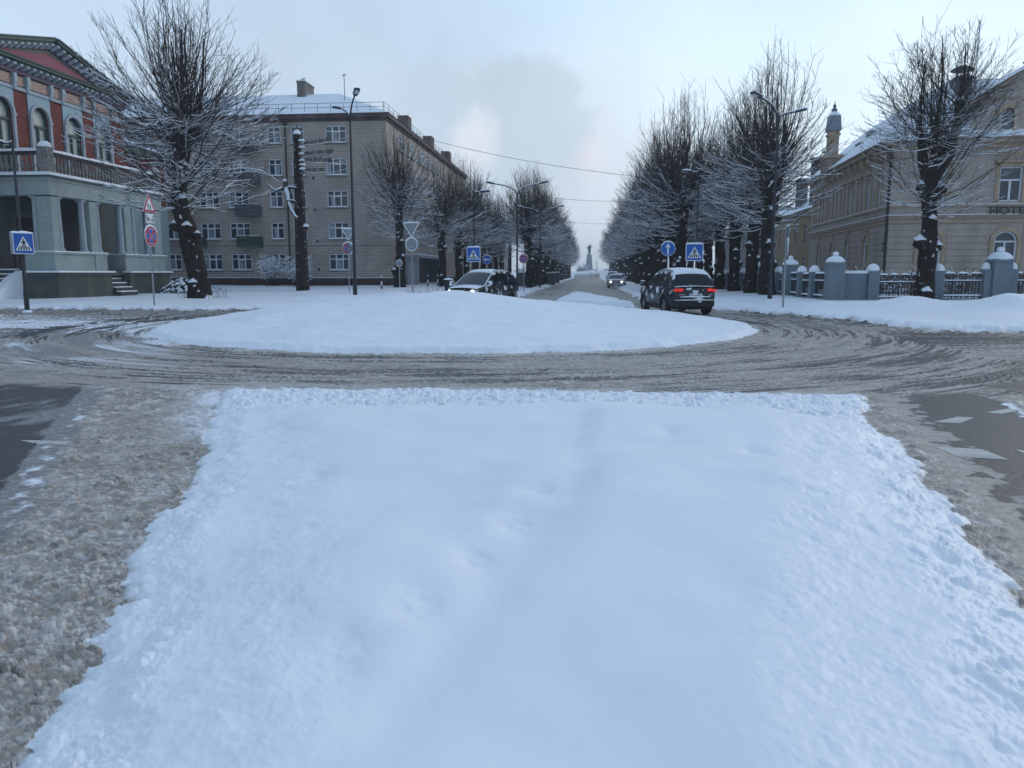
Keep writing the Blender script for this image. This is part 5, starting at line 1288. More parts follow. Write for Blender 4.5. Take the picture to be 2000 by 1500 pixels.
    for z in floors:
        for c in wide: put(W, (c, YF, z), 0)
        for c in nar: put(Nn, (c, YF, z), 0)
    for z in floors[1:]:
        for c in sw[:5]: put(W, (XR, c, z), R(90))
        for c in sn_[:5]: put(Nn, (XR, c, z), R(90))
    # balconies
    for k, z in enumerate(floors[1:]):
        for j, x in enumerate((-29.7, -34.9)):
            if j == 1 and k > 0: continue
            g = MB(O); g.box(x - 1.05, x + 1.05, YF - .95, YF, z - .78, z - .66)
            b = g.build("balcony", mat("balcony_slab", (.12, .11, .11), .9, .2, 2), t)
            r = MB(O); mm = mat("balcony_green", (.03, .075, .04), .7, .4, 3) if k == 0 else mat("balcony_grey", (.09, .09, .10), .7, .3, 3)
            for i in range(22): r.box(x - 1.03 + i * .094, x - 1.03 + i * .094 + .075, YF - .93, YF - .9, z - .64, z + .16)
            for sx in (-1, 1): r.box(x + sx * 1.02 - .02, x + sx * 1.02 + .02, YF - .9, YF, z - .64, z + .16)
            r.box(x - 1.04, x + 1.04, YF - .95, YF - .89, z + .16, z + .2); rl = r.build("railing", mm, b)
            MB(O).box(x - 1.04, x + 1.04, YF - .96, YF - .88, z + .203, z + .25).build("snow", SNOW, rl)
    MB(O).tube([(-26.25, YF - .12, 14.5), (-26.25, YF - .12, 1.0)], .08, 8).box(-26.4, -26.1, YF - .3, YF, 14.3, 14.7).build("drain_pipe", mat("drain_brown", (.03, .022, .022), .6, .2), t)
    for (x, z) in ((-23.9, 9.7), (-23.85, 7.0), (-23.75, 4.3), (-23.7, 1.85), (-29.2, 4.3), (-29.1, 7.0)): MB(O).box(x - .09, x + .09, YF - .01, YF + .0, z, z + .25).build("vent", BLACK, t)
    MB(O).box(XL, XR, YF - .03, YF - .003, 3.98, 4.05).build("string_course", mat("pale_course", (.26, .25, .25), .9), t)
    # glass shop porch on the avenue side
    sh = MB(O); sh.box(XR, -15.95, 72, 72.2, .5, 3.1); sh.box(XR, -15.9, 71.8, 86.2, 3.1, 3.35); sh.box(XR, -15.95, 72.2, 86, .3, .75); s = sh.build("shop_porch", mat("shop_grey", (.34, .37, .40), .6, .1, 2), t)
    MB(O).box(-16.0, -15.96, 72.25, 85.9, .78, 3.08).build("shop_glass", GLASS, s)
    f = MB(O)
    for k in range(19): f.box(-15.96, -15.9, 72.2 + k * .75, 72.27 + k * .75, .75, 3.1)
    f.box(-15.955, -15.905, 72.2, 86, 2.4, 2.46); f.build("mullions", STEEL, s)
    MB(O).box(-17.0, -16.3, 71.93, 71.98, .5, 2.6).build("shop_door", mat("door_pale", (.45, .48, .5), .5), s)
    MB(O).box(XR, -15.85, 71.75, 86.25, 3.353, 3.46).build("snow", SNOW, s)
    return t
flats()
# ------------------------------------------------------------------ pale hotel
HW = mat("hotel_grey_pink", (0.41, 0.345, 0.295), .85, .10, 1.3, spec=.2, stain=(.31, .26, .22), bump=.12)
HT = mat("hotel_ochre_trim", (0.42, 0.32, 0.22), .85, .14, 2, spec=.2)
HC = mat("hotel_cornice", (0.30, 0.23, 0.175), .85, .2, 2)
def hotel():
    t = thing("hotel", "two storey pale hotel with arched windows, gable and snowy roof", "building", (18.95, 52, 0), R(-3.4))
    D, Wd = 22.5, 24.0
    fn = lambda u, z, d: (u, d, z)       # front, faces -Y
    sf = lambda u, z, d: (d, u, z)       # side, faces -X
    fcol, scol = [2.55, 6.95, 11.3, 15.6], [4.7, 9.4, 14.0, 18.6]
    hf, hs = [], []
    for c in fcol: hf += [(c - .68, c + .68, 2.2, 4.35), (c - .66, c + .66, 6.05, 8.15)]
    for c in scol: hs += [(c - .6, c + .6, 2.2, 4.3), (c - .5, c + .5, 6.1, 8.1)]
    for c in (2.3, 7.0, 11.7, 16.3, 20.8): hs += [(c - .38, c + .38, 6.1, 8.1)]
    m = MB(); m.wall(fn, 0, Wd, 1.5, 9.3, hf, .25); m.wall(sf, 0, D, 1.5, 9.3, hs, .25); m.box(.4, Wd, .4, D, 1.5, 9.25); m.build("wall", HW, t)
    m = MB(); m.box(-.08, Wd, -.08, D, 0, 1.5); m.build("plinth", mat("hotel_plinth", (.15, .14, .14), .9, .2), t)
    # banded rustication of the ground floor: thin shadow joints as recessed strips
    def bands(fnc, L, holes, name):
        z = 1.55; mm = MB()
        cuts = sorted([(h[0] - .28, h[1] + .28, h[2] - .2, h[3] + .55) for h in holes])
        while z < 4.75:
            segs = []; x = 0.0
            for c in cuts:
                if c[2] < z + .17 < c[3]:
                    if c[0] > x: segs.append((x, c[0]))
                    x = max(x, c[1])
            if x < L: segs.append((x, L))
            for a, b in segs:
                P = [fnc(a, z, -.035), fnc(b, z, -.035), fnc(b, z + .36, -.035), fnc(a, z + .36, -.035), fnc(a, z, .01), fnc(b, z, .01), fnc(b, z + .36, .01), fnc(a, z + .36, .01)]
                mm.add(P, [(0, 1, 2, 3), (0, 1, 5, 4), (3, 2, 6, 7), (0, 3, 7, 4), (1, 2, 6, 5)])
            z += .40
        mm.build(name, HW, t)
    bands(fn, Wd, hf[0::2], "rusticated_bands"); bands(sf, D, hs[0:8:2], "rusticated_bands")
    def course(z0, z1, pr, mt, nm, snow=0):
        MB().box(-pr, Wd, -pr, 0.0, z0, z1).box(-pr, 0.0, 0.0, D, z0, z1).build(nm, mt, t)
        if snow: MB().box(-pr - .02, Wd, -pr - .02, 0.0, z1 + .003, z1 + snow).box(-pr - .02, 0, 0, D, z1 + .003, z1 + snow).build("ledge_snow", SNOW, t)
    course(4.78, 5.02, .10, HT, "string_course"); course(5.02, 5.26, .18, HC, "string_course", .05); course(5.78, 5.9, .1, HT, "sill_course", .04)
    course(8.85, 8.98, .06, HT, "architrave"); course(9.3, 9.55, .2, HT, "frieze"); course(9.55, 9.82, .5, HC, "cornice"); course(9.82, 9.9, .62, HC, "gutter")
    # brackets along the side eaves
    m = MB()
    for k in range(14): m.box(-.4, 0, .8 + k * 1.6, 1.05 + k * 1.6, 8.98, 9.54)
    m.build("eave_brackets", HT, t)
    # roof
    e = 9.905; x0, y0, x1, y1 = -.66, -.66, Wd, D + .5; rz, dd = 14.4, 5.2
    m = MB(); m.add([(x0, y0, e), (x1, y0, e), (x1, y0 + 2 * dd, e), (x0 + 2 * dd, y0 + 2 * dd, e), (x0 + 2 * dd, y1, e), (x0, y1, e), (x1, y0 + dd, rz), (x0 + dd, y0 + dd, rz), (x0 + dd, y1, rz)],
                    [(0, 1, 6, 7), (1, 2, 6), (2, 3, 7, 6), (3, 4, 8, 7), (4, 5, 8), (5, 0, 7, 8)])
    rf = m.build("roof", SNOW, t)
    for k in range(3):
        y = 13.2 - k * .1; z = 10.7 + k * .85; MB().box(.6 + k * .75, 1.6 + k * .75, y, y + 1.2, z, z + .32).build("roof_hatch", mat("hatch_grey", (.16, .17, .19), .7), rf)
    def arched(f, c, w, z0, zs, name, side=False):
        hw = w; n = 11; a = [math.pi - k * math.pi / (n - 1) for k in range(n)]
        r = hw; arch = [(c - r, z0)] + [(c + r * math.cos(x), zs + r * .95 * math.sin(x)) for x in a] + [(c + r, z0)]
        o_ = [(c - r - .24, z0)] + [(c + (r + .24) * math.cos(x), zs + (r + .27) * .97 * math.sin(x)) for x in a] + [(c + r + .24, z0)]
        s = MB().ring(o_, arch, lambda u, v, d: f(u, v, -d), -.02, .09).build("window_surround", HT, t)
        if side:
            k_ = MB().prism([(c - .12, zs + r * .9), (c + .12, zs + r * .9), (c + .2, zs + r + .5), (c - .2, zs + r + .5)], lambda u, v, d: f(u, v, -d), .0, .14); k_.build("keystone", HT, s)
        wq = MB().prism(arch, lambda u, v, d: f(u, v, -d), -.2, -.18).build("window", GLASS, t)
        fr_ = MB(); ins = [(c + (u - c) * .84, z0 + .09 if v == z0 else (zs + (v - zs) * .84)) for u, v in arch]
        fr_.ring(arch, ins, lambda u, v, d: f(u, v, -d), -.17, -.08)
        for (a0, a1, b0, b1) in ((c - r, c + r, zs - .06, zs + .04), (c - .05, c + .05, z0, zs), (c - r, c + r, z0, z0 + .1)):
            fr_.prism([(a0, b0), (a1, b0), (a1, b1), (a0, b1)], lambda u, v, d: f(u, v, -d), -.17, -.09)
        fr_.build("frame", WHITE, wq)
        # corner fill over the arch
        rect = [(c - r - .0, zs)] + [(c - r, zs + r + .02)] + [(c - r + 2 * r * k / (n - 5), zs + r + .02) for k in range(n - 4)] + [(c + r, zs + r + .02), (c + r, zs)]
        MB().ring(rect + [(c + r, zs)] * (len(arch) - 2 - len(rect)), arch[1:-1], lambda u, v, d: f(u, v, -d), -.05, .002).build("spandrel", HW, s)
    def square(f, c, w, z0, z1):
        s = MB()
        for (a0, a1, b0, b1) in ((c - w - .22, c - w, z0 - .1, z1 + .22), (c + w, c + w + .22, z0 - .1, z1 + .22), (c - w - .22, c + w + .22, z1 + .0, z1 + .22)):
            s.prism([(a0, b0), (a1, b0), (a1, b1), (a0, b1)], lambda u, v, d: f(u, v, -d), 0, .07)
        s.prism([(c - w - .3, z1 + .24), (c + w + .3, z1 + .24), (c + w + .36, z1 + .36), (c - w - .36, z1 + .36)], lambda u, v, d: f(u, v, -d), 0, .2)
        s.build("window_surround", HT, t)
        wq = MB().prism([(c - w, z0), (c + w, z0), (c + w, z1), (c - w, z1)], lambda u, v, d: f(u, v, -d), -.2, -.18).build("window", GLASS, t)
        fr_ = MB()
        for (a0, a1, b0, b1) in ((c - w, c - w + .1, z0, z1), (c + w - .1, c + w, z0, z1), (c - w, c + w, z0, z0 + .1), (c - w, c + w, z1 - .08, z1), (c - w, c + w, z0 + (z1 - z0) * .6, z0 + (z1 - z0) * .6 + .1), (c - .06, c + .06, z0, z0 + (z1 - z0) * .6)):
            fr_.prism([(a0, b0), (a1, b0), (a1, b1), (a0, b1)], lambda u, v, d: f(u, v, -d), -.17, -.09)
        fr_.build("frame", WHITE, wq)
    for c in fcol: arched(fn, c, .68, 2.2, 3.62, "f"); square(fn, c, .66, 6.05, 8.15)
    for c in scol: arched(sf, c, .6, 2.2, 3.68, "s", True); square(sf, c, .5, 6.1, 8.1)
    for c in (2.3, 7.0, 11.7, 16.3, 20.8): square(sf, c, .38, 6.1, 8.1)
    # corner drain pipe and house number
    MB().tube([(-.22, -.1, 9.5), (-.14, -.12, 9.0), (-.12, -.12, .6)], .09, 8).build("drain_pipe", mat("drain_black", (.018, .018, .02), .5), t)
    pl = MB().box(-.06, -.03, .55, .98, 3.1, 3.62).build("number_plate", mat("plate_green", (.012, .045, .045), .4), t)
    link("lettering", text_mesh("37", .34, .004, SWHITE, "CENTER"), pl, (-.066, .765, 3.24), (R(90), 0, R(-90)))
    # hotel lettering between the courses
    link("lettering", text_mesh("HOTEL", .62, .03, mat("letter_iron", (.03, .028, .032), .6), "LEFT"), t, (5.75, -.22, 5.29), (R(90), 0, 0)).scale = (1.25, 1, 1)
    MB().box(5.7, 9.1, -.2, -.17, 5.33, 5.36).box(5.7, 9.1, -.2, -.17, 5.68, 5.71).build("letter_rails", STEEL, t)
    # gabled dormer on the front
    g = MB(); cx = 7.2; g.prism([(cx - 2.3, 9.9), (cx + 2.3, 9.9), (cx + 2.3, 12.2), (cx, 13.7), (cx - 2.3, 12.2)], lambda u, v, d: (u, d, v), -.12, .4); g.box(cx - 2.3, cx + 2.3, .4, 6, 9.9, 11.9); gb = g.build("gable", HW, t)
    rr = MB()
    for s_ in (-1, 1):
        rr.add([(cx, -.5, 14.15), (cx + s_ * 3.5, -.5, 12.05), (cx + s_ * 3.5, 6, 12.05), (cx, 6, 14.15), (cx, -.5, 13.95), (cx + s_ * 3.5, -.5, 11.85), (cx + s_ * 3.5, 6, 11.85), (cx, 6, 13.95)],
               [(0, 1, 2, 3), (4, 5, 6, 7), (0, 1, 5, 4), (1, 2, 6, 5)])
    rr.build("gable_roof", SNOW, gb)
    tr = MB()
    for s_ in (-1, 1): tr.prism([(cx, 13.9), (cx + s_ * 3.3, 11.93), (cx + s_ * 3.3, 11.7), (cx, 13.6)], lambda u, v, d: (u, d, v), -.42, -.1)
    tr.box(cx - 2.5, cx + 2.5, -.22, -.12, 12.1, 12.25); tr.build("gable_moulding", HC, gb)
    for s_ in (-1, 1):
        g2 = MB().prism([(cx + s_ * 2.3, 9.9), (cx + s_ * 3.3, 9.9), (cx + s_ * 3.15, 10.2), (cx + s_ * 2.85, 10.5), (cx + s_ * 2.75, 10.9), (cx + s_ * 2.3, 11.2)], lambda u, v, d: (u, d, v), -.08, .2).build("gable_scroll", HT, gb)
    for s_ in (-1, 1):
        c = cx + s_ * .82
        arched(fn, c, .36, 10.15, 11.2, "g") if False else None
        n = 9; a = [math.pi - k * math.pi / (n - 1) for k in range(n)]
        ar = [(c - .36, 10.15)] + [(c + .36 * math.cos(x), 11.25 + .36 * math.sin(x)) for x in a] + [(c + .36, 10.15)]
        ou = [(c - .55, 10.15)] + [(c + .55 * math.cos(x), 11.25 + .6 * math.sin(x)) for x in a] + [(c + .55, 10.15)]
        MB().prism(ar, lambda u, v, d: (u, -d, v), .125, .14).build("window", GLASS, gb); MB().ring(ou, ar, lambda u, v, d: (u, -d, v), .12, .26).build("window_surround", HT, gb)
    for s_, z in ((0, 14.1), (-3.3, 12.05)):
        MB().lathe([(.22, 0), (.3, .12), (.12, .26), (.1, .3), (.16, .42), (.05, .6), (.02, .75)], 10, (cx + s_, -.3, z)).build("finial", mat("finial_stone", (.12, .13, .15), .8), gb, True)
    # chimneys and pole on the roof
    c = MB().box(4.5, 5.4, 3.0, 4.0, 12.0, 14.1).box(4.4, 5.5, 2.9, 4.1, 14.1, 14.25).build("chimney", mat("chimney_grey", (.14, .14, .15), .9, .3, 2), rf)
    MB().box(4.5, 5.4, 3.0, 4.0, 14.253, 14.36).build("snow", SNOW, c)
    MB().lathe([(.75, 0), (.6, .12), (.3, .26), (.05, .32)], 12, (4.95, 3.5, 14.75)).tube([(4.6, 3.5, 14.25), (4.6, 3.5, 14.8)], .04, 5).tube([(5.3, 3.5, 14.25), (5.3, 3.5, 14.8)], .04, 5).build("cowl", STEEL, c)
    MB().tube([(5.75, 3.4, 13), (5.75, 3.4, 17.8)], .04, 6).build("flagpole", WHITE, rf)
    # ornate corner turret on the side eaves
    T = MB(); tx, ty = -.15, 15.3
    T.box(tx - .6, tx + .6, ty - .75, ty + .75, 9.40, 10.90); T.box(tx - .75, tx + .75, ty - .9, ty + .9, 10.90, 11.15); tt = T.build("turret", HT, t)
    q = MB()
    for sx in (-.45, 0, .45): q.box(tx + sx - .1, tx + sx + .1, ty - .85, ty - .76, 9.6, 10.8)
    for sy in (-.5, 0, .5): q.box(tx - .7, tx - .61, ty + sy - .12, ty + sy + .12, 9.6, 10.8)
    q.build("turret_niches", HC, tt)
    MB().box(tx - .38, tx + .38, ty - .45, ty + .45, 11.15, 13.10).box(tx - .46, tx + .46, ty - .54, ty + .54, 12.70, 12.90).build("turret_top", HT, tt)
    MB().lathe([(.12, 0), (.2, .1), (.3, .2)], 8, (tx - .7, ty - .9, 11.2)).build("pinnacle", HC, tt)
    MB().frustum(tx, ty, 13.10, 13.40, .5, .58, .5, .58).frustum(tx, ty, 13.40, 14.30, .49, .56, .42, .48).frustum(tx, ty, 14.30, 14.65, .42, .48, .16, .18).build("turret_cap", mat("zinc_cap", (.20, .24, .29), .6, .1, 3, snow=.3), tt)
    MB().lathe([(.2, 0), (.24, .15), (.1, .3), (.14, .45), (.04, .62), (.02, .85)], 10, (tx, ty, 14.65)).build("finial", mat("finial_stone", (.12, .13, .15)), tt, True)
    return t
hotel()
# house further along behind the fence
def back_house(label, x, y, w, d, h, rh, wallm, ang=0.0, chim=(), cols=4, rows=2):
    t = thing("town_house", label, "building", (x, y, 0), ang)
    hs = []; H0 = 1.6
    for r_ in range(rows):
        for c in range(cols): u = (c + .5) * d / cols; hs.append((u - .5, u + .5, H0 + r_ * 3.2, H0 + 1.7 + r_ * 3.2))
    hf = []
    for r_ in range(rows):
        for c in range(3): u = (c + .5) * w / 3; hf.append((u - .5, u + .5, H0 + r_ * 3.2, H0 + 1.7 + r_ * 3.2))
    m = MB(); m.wall(lambda u, z, dd: (dd, u, z), 0, d, 0, h, hs, .2); m.wall(lambda u, z, dd: (u, dd, z), 0, w, 0, h, hf, .2); m.wall(lambda u, z, dd: (w - dd, u, z), 0, d, 0, h, hs, .2)
    m.build("wall", wallm, t)
    for a, b, c, e in hs:
        for xx in (.1, w - .1):
            o = MB().box(xx - .03, xx + .03, a, b, c, e).build("window", GLASS, t)
            MB().box(xx - .05, xx + .05, (a + b) / 2 - .04, (a + b) / 2 + .04, c, e).box(xx - .05, xx + .05, a, b, (c + e) / 2 + .3, (c + e) / 2 + .38).build("frame", WHITE, o)
    for a, b, c, e in hf:
        o = MB().box(a, b, .12, .16, c, e).build("window", GLASS, t)
        MB().box((a + b) / 2 - .04, (a + b) / 2 + .04, .08, .12, c, e).box(a, b, .08, .12, (c + e) / 2 + .3, (c + e) / 2 + .38).build("frame", WHITE, o)
    MB().box(-.3, w + .3, -.3, d + .3, h, h + .3).build("cornice", HC, t)
    r = MB(); e = h + .303; r.add([(-.4, -.4, e), (w + .4, -.4, e), (w + .4, d + .4, e), (-.4, d + .4, e), (w / 2, 3.5, e + rh), (w / 2, d - 3.5, e + rh)], [(0, 1, 4), (1, 2, 5, 4), (2, 3, 5), (3, 0, 4, 5)]); rf = r.build("roof", SNOW, t)
    for (cx, cy, cz, cw) in chim:
        c = MB().box(cx, cx + cw, cy, cy + 1.0, h + .5, cz).box(cx - .1, cx + cw + .1, cy - .1, cy + 1.1, cz, cz + .2).build("chimney", mat("chimney_brick", (.09, .075, .07), .9, .3, 3), rf); MB().box(cx - .05, cx + cw + .05, cy - .05, cy + 1.05, cz + .203, cz + .28).build("snow", SNOW, c)
    return t
back_house("ochre house with two chimneys between the hotel and the fence lindens", 21.5, 79, 9, 16, 7.6, 3.4, mat("ochre_render", (.26, .20, .115), .85, .12, 1.5), R(-2), ((.2, 1.0, 12.6, 1.1), (.4, 8, 11.4, 1.0)))
back_house("pale yellow house beyond the brick block behind the left row", -30, 116, 12, 22, 7.4, 3.2, mat("cream_render", (.30, .28, .22), .85, .1, 1.5), 0, ((5, 4, 11.2, .8),))
back_house("long grey house further down behind the left row", -31, 146, 13, 30, 7.0, 3.2, mat("stone_render", (.22, .215, .2), .85, .1, 1.5), 0, (), 6)
back_house("distant house hidden behind the right row of lindens", 20.5, 104, 11, 26, 7.2, 3.2, mat("greyrose_render", (.22, .2, .19), .85, .1, 1.5), 0, (), 6)
# ------------------------------------------------------------------ garden fence
FG = mat("fence_grey_blue", (0.175, 0.215, 0.245), .85, .08, 1.5, spec=.2, stain=(.13, .155, .17), bump=.1)
IRON = mat("wrought_iron", (0.016, 0.016, 0.02), .6, .2, 4, snow=.8)
def dome(mb, x, y, z, w, h, ball=True, m=0):
    mb.lathe([(w * 1.0, 0), (w * 1.12, .05), (w * 1.1, h * .35), (w * .85, h * .7), (w * .4, h * .95), (.03, h)], 4 * 4, (x, y, z), m)
    if ball: mb.lathe([(w * .12, h * .9), (w * .3, h * 1.0), (w * .38, h * 1.2), (w * .3, h * 1.45), (w * .05, h * 1.55)], 12, (x, y, z), m)
def pillar(label, x, y, w, h, capw, caph, ball, group, rz=0, pil=0):
    t = thing("fence_pillar", label, "pillar", (x, y, gz(x, y) - .15), rz, group)
    MB().frustum(0, 0, 0, h, w, w, w * .94, w * .94).box(-w * 1.06, w * 1.06, -w * 1.06, w * 1.06, h - .1, h).build("shaft", FG, t)
    if pil:
        for s_ in (-1, 1):
            MB().box(s_ * (w + pil / 2) - pil / 2, s_ * (w + pil / 2) + pil / 2, -w * .6, w * .6, 0, h * .78).build("pilaster", FG, t)
            q = MB(); q.lathe([(pil * .62, 0), (pil * .66, .06), (pil * .5, .26), (.02, .36)], 12, (s_ * (w + pil / 2), 0, h * .78 + .003)); q.build("snow_cap", SNOW, t, True)
    q = MB(); dome(q, 0, 0, h + .003, capw, caph, ball); q.build("snow_cap", SNOW, t, True)
    return t
def panel(label, x0, y0, x1, y1, group="iron fence panels", h=1.35):
    L = math.hypot(x1 - x0, y1 - y0); a = math.atan2(y1 - y0, x1 - x0)
    t = thing("iron_fence", label, "fence", (x0, y0, gz((x0 + x1) / 2, (y0 + y1) / 2) - .05), a, group)
    m = MB(); 
    for z in (.18, .95, 1.22): m.box(0, L, -.02, .02, z, z + .05)
    n = int(L / .16)
    for k in range(n + 1): x = k * L / n; m.box(x - .014, x + .014, -.014, .014, .05, 1.22)
    k = int(L / .5)
    for i in range(k):
        a_, b_ = i * L / k, (i + 1) * L / k
        m.tube([(a_, 0, .98), (b_, 0, 1.24)], .018, 4).tube([(a_, 0, 1.24), (b_, 0, .98)], .018, 4)
        m.box(a_ + .12, b_ - .12, -.03, .03, 1.30, 1.36).box(a_ + .16, a_ + .19, -.02, .02, 1.25, 1.3).box(b_ - .19, b_ - .16, -.02, .02, 1.25, 1.3)
    m.build("ironwork", IRON, t)
    s = MB()
    for i in range(k): a_, b_ = i * L / k, (i + 1) * L / k; snow_lump(s, a_ + .08, b_ - .08, -.07, .07, 1.363, .10, i, n=5)
    s.build("snow_caps", SNOW, t)
    MB().box(0, L, -.05, .05, 1.003, 1.05).box(0, L, -.06, .06, .233, .30).build("rail_snow", SNOW, t)
    MB().box(-.05, L + .05, -.14, .14, -.3, .1).build("kerb", FG, t)
    return t
pillar("tall square pillar with ball of snow at the fence corner", 12.3, 40.4, .40, 2.0, .40, .36, True, None)
w_ = thing("fence_wall", "low solid grey wall between the corner pillar and a short post", "wall", (12.72, 41.0, gz(13.5, 41) - .1))
MB().box(0, 1.35, -.1, .1, 0, 1.45).build("wall", FG, w_); MB().box(-.03, 1.38, -.16, .16, 1.453, 1.6).build("snow", SNOW, w_)
pillar("short post at the right end of the solid grey wall", 14.35, 41.0, .27, 1.6, .28, .38, False, "short fence posts")
pillar("short post right of the linden trunk by the hotel", 17.75, 41.6, .26, 1.6, .28, .38, False, "short fence posts")
pillar("massive pillar with side pilasters and round snow dome", 20.75, 41.7, .46, 2.15, .50, .42, True, None, 0, .34)
pillar("fence pillar beyond the right edge", 24.4, 42.0, .3, 1.6, .3, .38, False, "short fence posts")
panel("iron fence panel behind the linden trunk", 14.62, 41.05, 17.5, 41.5)
panel("iron fence panel between the short post and the massive pillar", 18.02, 41.6, 20.0, 41.7)
panel("iron fence panel at the right edge past the massive pillar", 21.5, 41.8, 24.1, 42.0)
yy = [42.9, 45.3, 47.9, 50.6, 53.4, 56.2, 59.2, 62.2, 65.2, 68.2, 71.2, 74.4]
for i, y in enumerate(yy):
    big = i in (2, 5, 8)
    if big: pillar("large domed pillar, %s along the side fence from the corner" % ORD[i], 12.0, y, .40, 1.95, .42, .36, True, "side fence posts")
    else: pillar("small capped post, %s along the side fence from the corner" % ORD[i], 12.0, y, .22, 1.55, .24, .36, False, "side fence posts")
pr = 40.9
for i, y in enumerate(yy):
    panel("side fence ironwork, %s bay going away from the corner pillar" % ORD[i], 12.0, pr + (.3 if i in (3, 6, 9) else .2), 12.0, y - .3, "side fence bays"); pr = y + .1
# snowy hedge in the hotel garden
def hedge(label, x0, x1, y, h, seed):
    rng = random.Random(seed); B = Branches()
    for i in range(int((x1 - x0) * 34)):
        x = rng.uniform(0, x1 - x0); yy_ = rng.uniform(-.35, .35); z = rng.uniform(.2, h * .8); e = np.array([rng.gauss(0, .25), rng.gauss(0, .2), rng.uniform(.0, .45)])
        P = np.array([[x, yy_, z], [x + e[0] * .5, yy_ + e[1] * .5, z + e[2] * .6], [x + e[0], yy_ + e[1], min(z + e[2], h)]])
        B.tube(P, [.022, .016, .01], 3, 0); B.snow(P, np.full(3, .022), 1)
        if rng.random() < .25: B.tube(np.array([[x, yy_, -.1], [x, yy_, z]]), [.02, .02], 3, 0)
    me = B.mesh("hedge", (TWIG, SNOW))
    return thing("hedge", label, "hedge", (x0, y, gz(x0, y)), 0, None, me)
hedge("snow dusted hedge behind the front iron fence of the hotel", 13.0, 27.5, 43.3, 1.7, 501)
# birds
def bird(label, x, y, z, rz, s=1.0, m=None):
    t = thing("bird", label, "bird", (x, y, z), rz)
    me = bpy.data.meshes.new("body"); P = [(-.13, 0, .1), (-.05, 0, .12), (.05, 0, .15), (.10, 0, .2), (.14, 0, .22), (-.26, 0, .06)]; me.from_pydata(P, [(0, 1), (1, 2), (2, 3), (3, 4), (0, 5)], [])
    me.materials.append(m or mat("crow", (.012, .012, .016), .5)); o = link("body", me, t); o.modifiers.new("s", "SKIN"); me.skin_vertices[0].data[1].use_root = True
    for i, r in enumerate((.04, .07, .065, .04, .035, .025)): me.skin_vertices[0].data[i].radius = (r, r)
    o.modifiers.new("u", "SUBSURF").levels = 1
    MB().lathe([(.015, 0), (.004, .07)], 6, (.165, 0, .22), ax="x").build("beak", BLACK, t); MB().tube([(0, .02, .1), (0, .02, -.02)], .008, 5).tube([(.02, -.02, .1), (.02, -.02, -.02)], .008, 5).build("legs", BLACK, t)
    t.scale = (s, s, s)
bird("dark crow sitting on a bare twig above the villa roof", -33.6, 41.5, 16.0, R(160), 1.3)
bird("pale gull standing on the tall chimney of the brick block", -26.5, 72, 19.2, R(10), 1.4, mat("gull", (.5, .52, .55), .6))
# kerb posts and bin in front of the shop
for i, (x, y) in enumerate(((-15.9, 58.5), (-13.6, 64.8), (-13.1, 66.6))):
    t = thing("bollard", ("striped bollard by the corner of the brick block", "striped bollard left of the shop glass", "striped bollard in front of the shop glass")[i], "bollard", (x, y, gz(x, y) - .02), 0, "striped bollards")
    MB().lathe([(.06, 0), (.06, .3)], 10).lathe([(.06, .6), (.06, .85), (.03, .9)], 10).build("dark_band", BLACK, t, True); MB().lathe([(.062, .3), (.062, .6)], 10).build("white_band", SWHITE, t, True); MB().lathe([(.07, .9), (.06, .97), (.02, 1.0)], 10).build("snow_cap", SNOW, t, True)
t = thing("litter_bin", "black litter bin left of the minivan", "bin", (-8.6, 47.2, gz(-8.6, 47.2)), 0)
MB().frustum(0, 0, .25, 1.05, .2, .2, .24, .24).box(-.04, .04, -.04, .04, 0, .3).build("bin_body", BLACK, t); snow_lump(MB(), -.26, .26, -.24, .24, 1.053, .12, 3).build("snow_cap", SNOW, t)
for i, y in enumerate((84, 101, 116)):
    t = thing("planter_box", "snow topped grey box beside the left row, %s from the camera" % ORD[i], "box", (-4.9 - (i == 0) * 2.2, y, gz(-5, y)), 0, "grey boxes by the road")
    MB().box(-.55, .55, -.5, .5, 0, 1.5).box(-.6, .6, -.55, .55, 1.5, 1.56).build("box_body", mat("box_grey", (.10, .10, .10), .8, .2), t); MB().box(-.6, .6, -.55, .55, 1.563, 1.7).build("snow_cap", SNOW, t)
# ------------------------------------------------------------------ monument at the end of the avenue
def monument():
    t = thing("monument", "tall pale obelisk pedestal carrying a dark bronze figure far away", "monument", (0.1, 345, 0))
    PS = mat("monument_granite", (.24, .27, .30), .8, .1, .5)
    MB().box(-6, 6, -6, 6, 0, .8).box(-4, 4, -4, 4, .8, 1.6).build("steps", PS, t)
    MB().frustum(0, 0, 1.6, 9.6, 1.75, 1.5, 1.0, .9).box(-1.1, 1.1, -1.0, 1.0, 9.6, 9.9).build("pedestal", PS, t)
    me = bpy.data.meshes.new("statue"); J = [(0, 0, 10.9), (0, 0, 12.0), (0, 0, 13.1), (0, 0, 13.6), (0, -.05, 14.2), (-.7, -.1, 12.9), (-.95, -.5, 12.2), (.7, 0, 12.9), (.8, -.4, 13.6), (-.35, 0, 10.0), (.35, -.1, 10.0), (.25, -.5, 14.0)]
    me.from_pydata(J, [(0, 1), (1, 2), (2, 3), (3, 4), (2, 5), (5, 6), (2, 7), (7, 8), (0, 9), (0, 10), (8, 11)], []); me.materials.append(mat("bronze_green", (.05, .085, .09), .6, .2, 1, snow=.8))
    o = link("statue", me, t); o.modifiers.new("s", "SKIN"); me.skin_vertices[0].data[0].use_root = True
    for i, r in enumerate((.75, .6, .65, .25, .36, .3, .2, .3, .2, .45, .45, .12)): me.skin_vertices[0].data[i].radius = (r, r * .8)
    o.modifiers.new("u", "SUBSURF").levels = 2
    MB().tube([(3.4, 0, 0), (3.4, 0, 6.8)], .16, 6).build("side_mast", PS, t)
monument()
rng_ = random.Random(77)
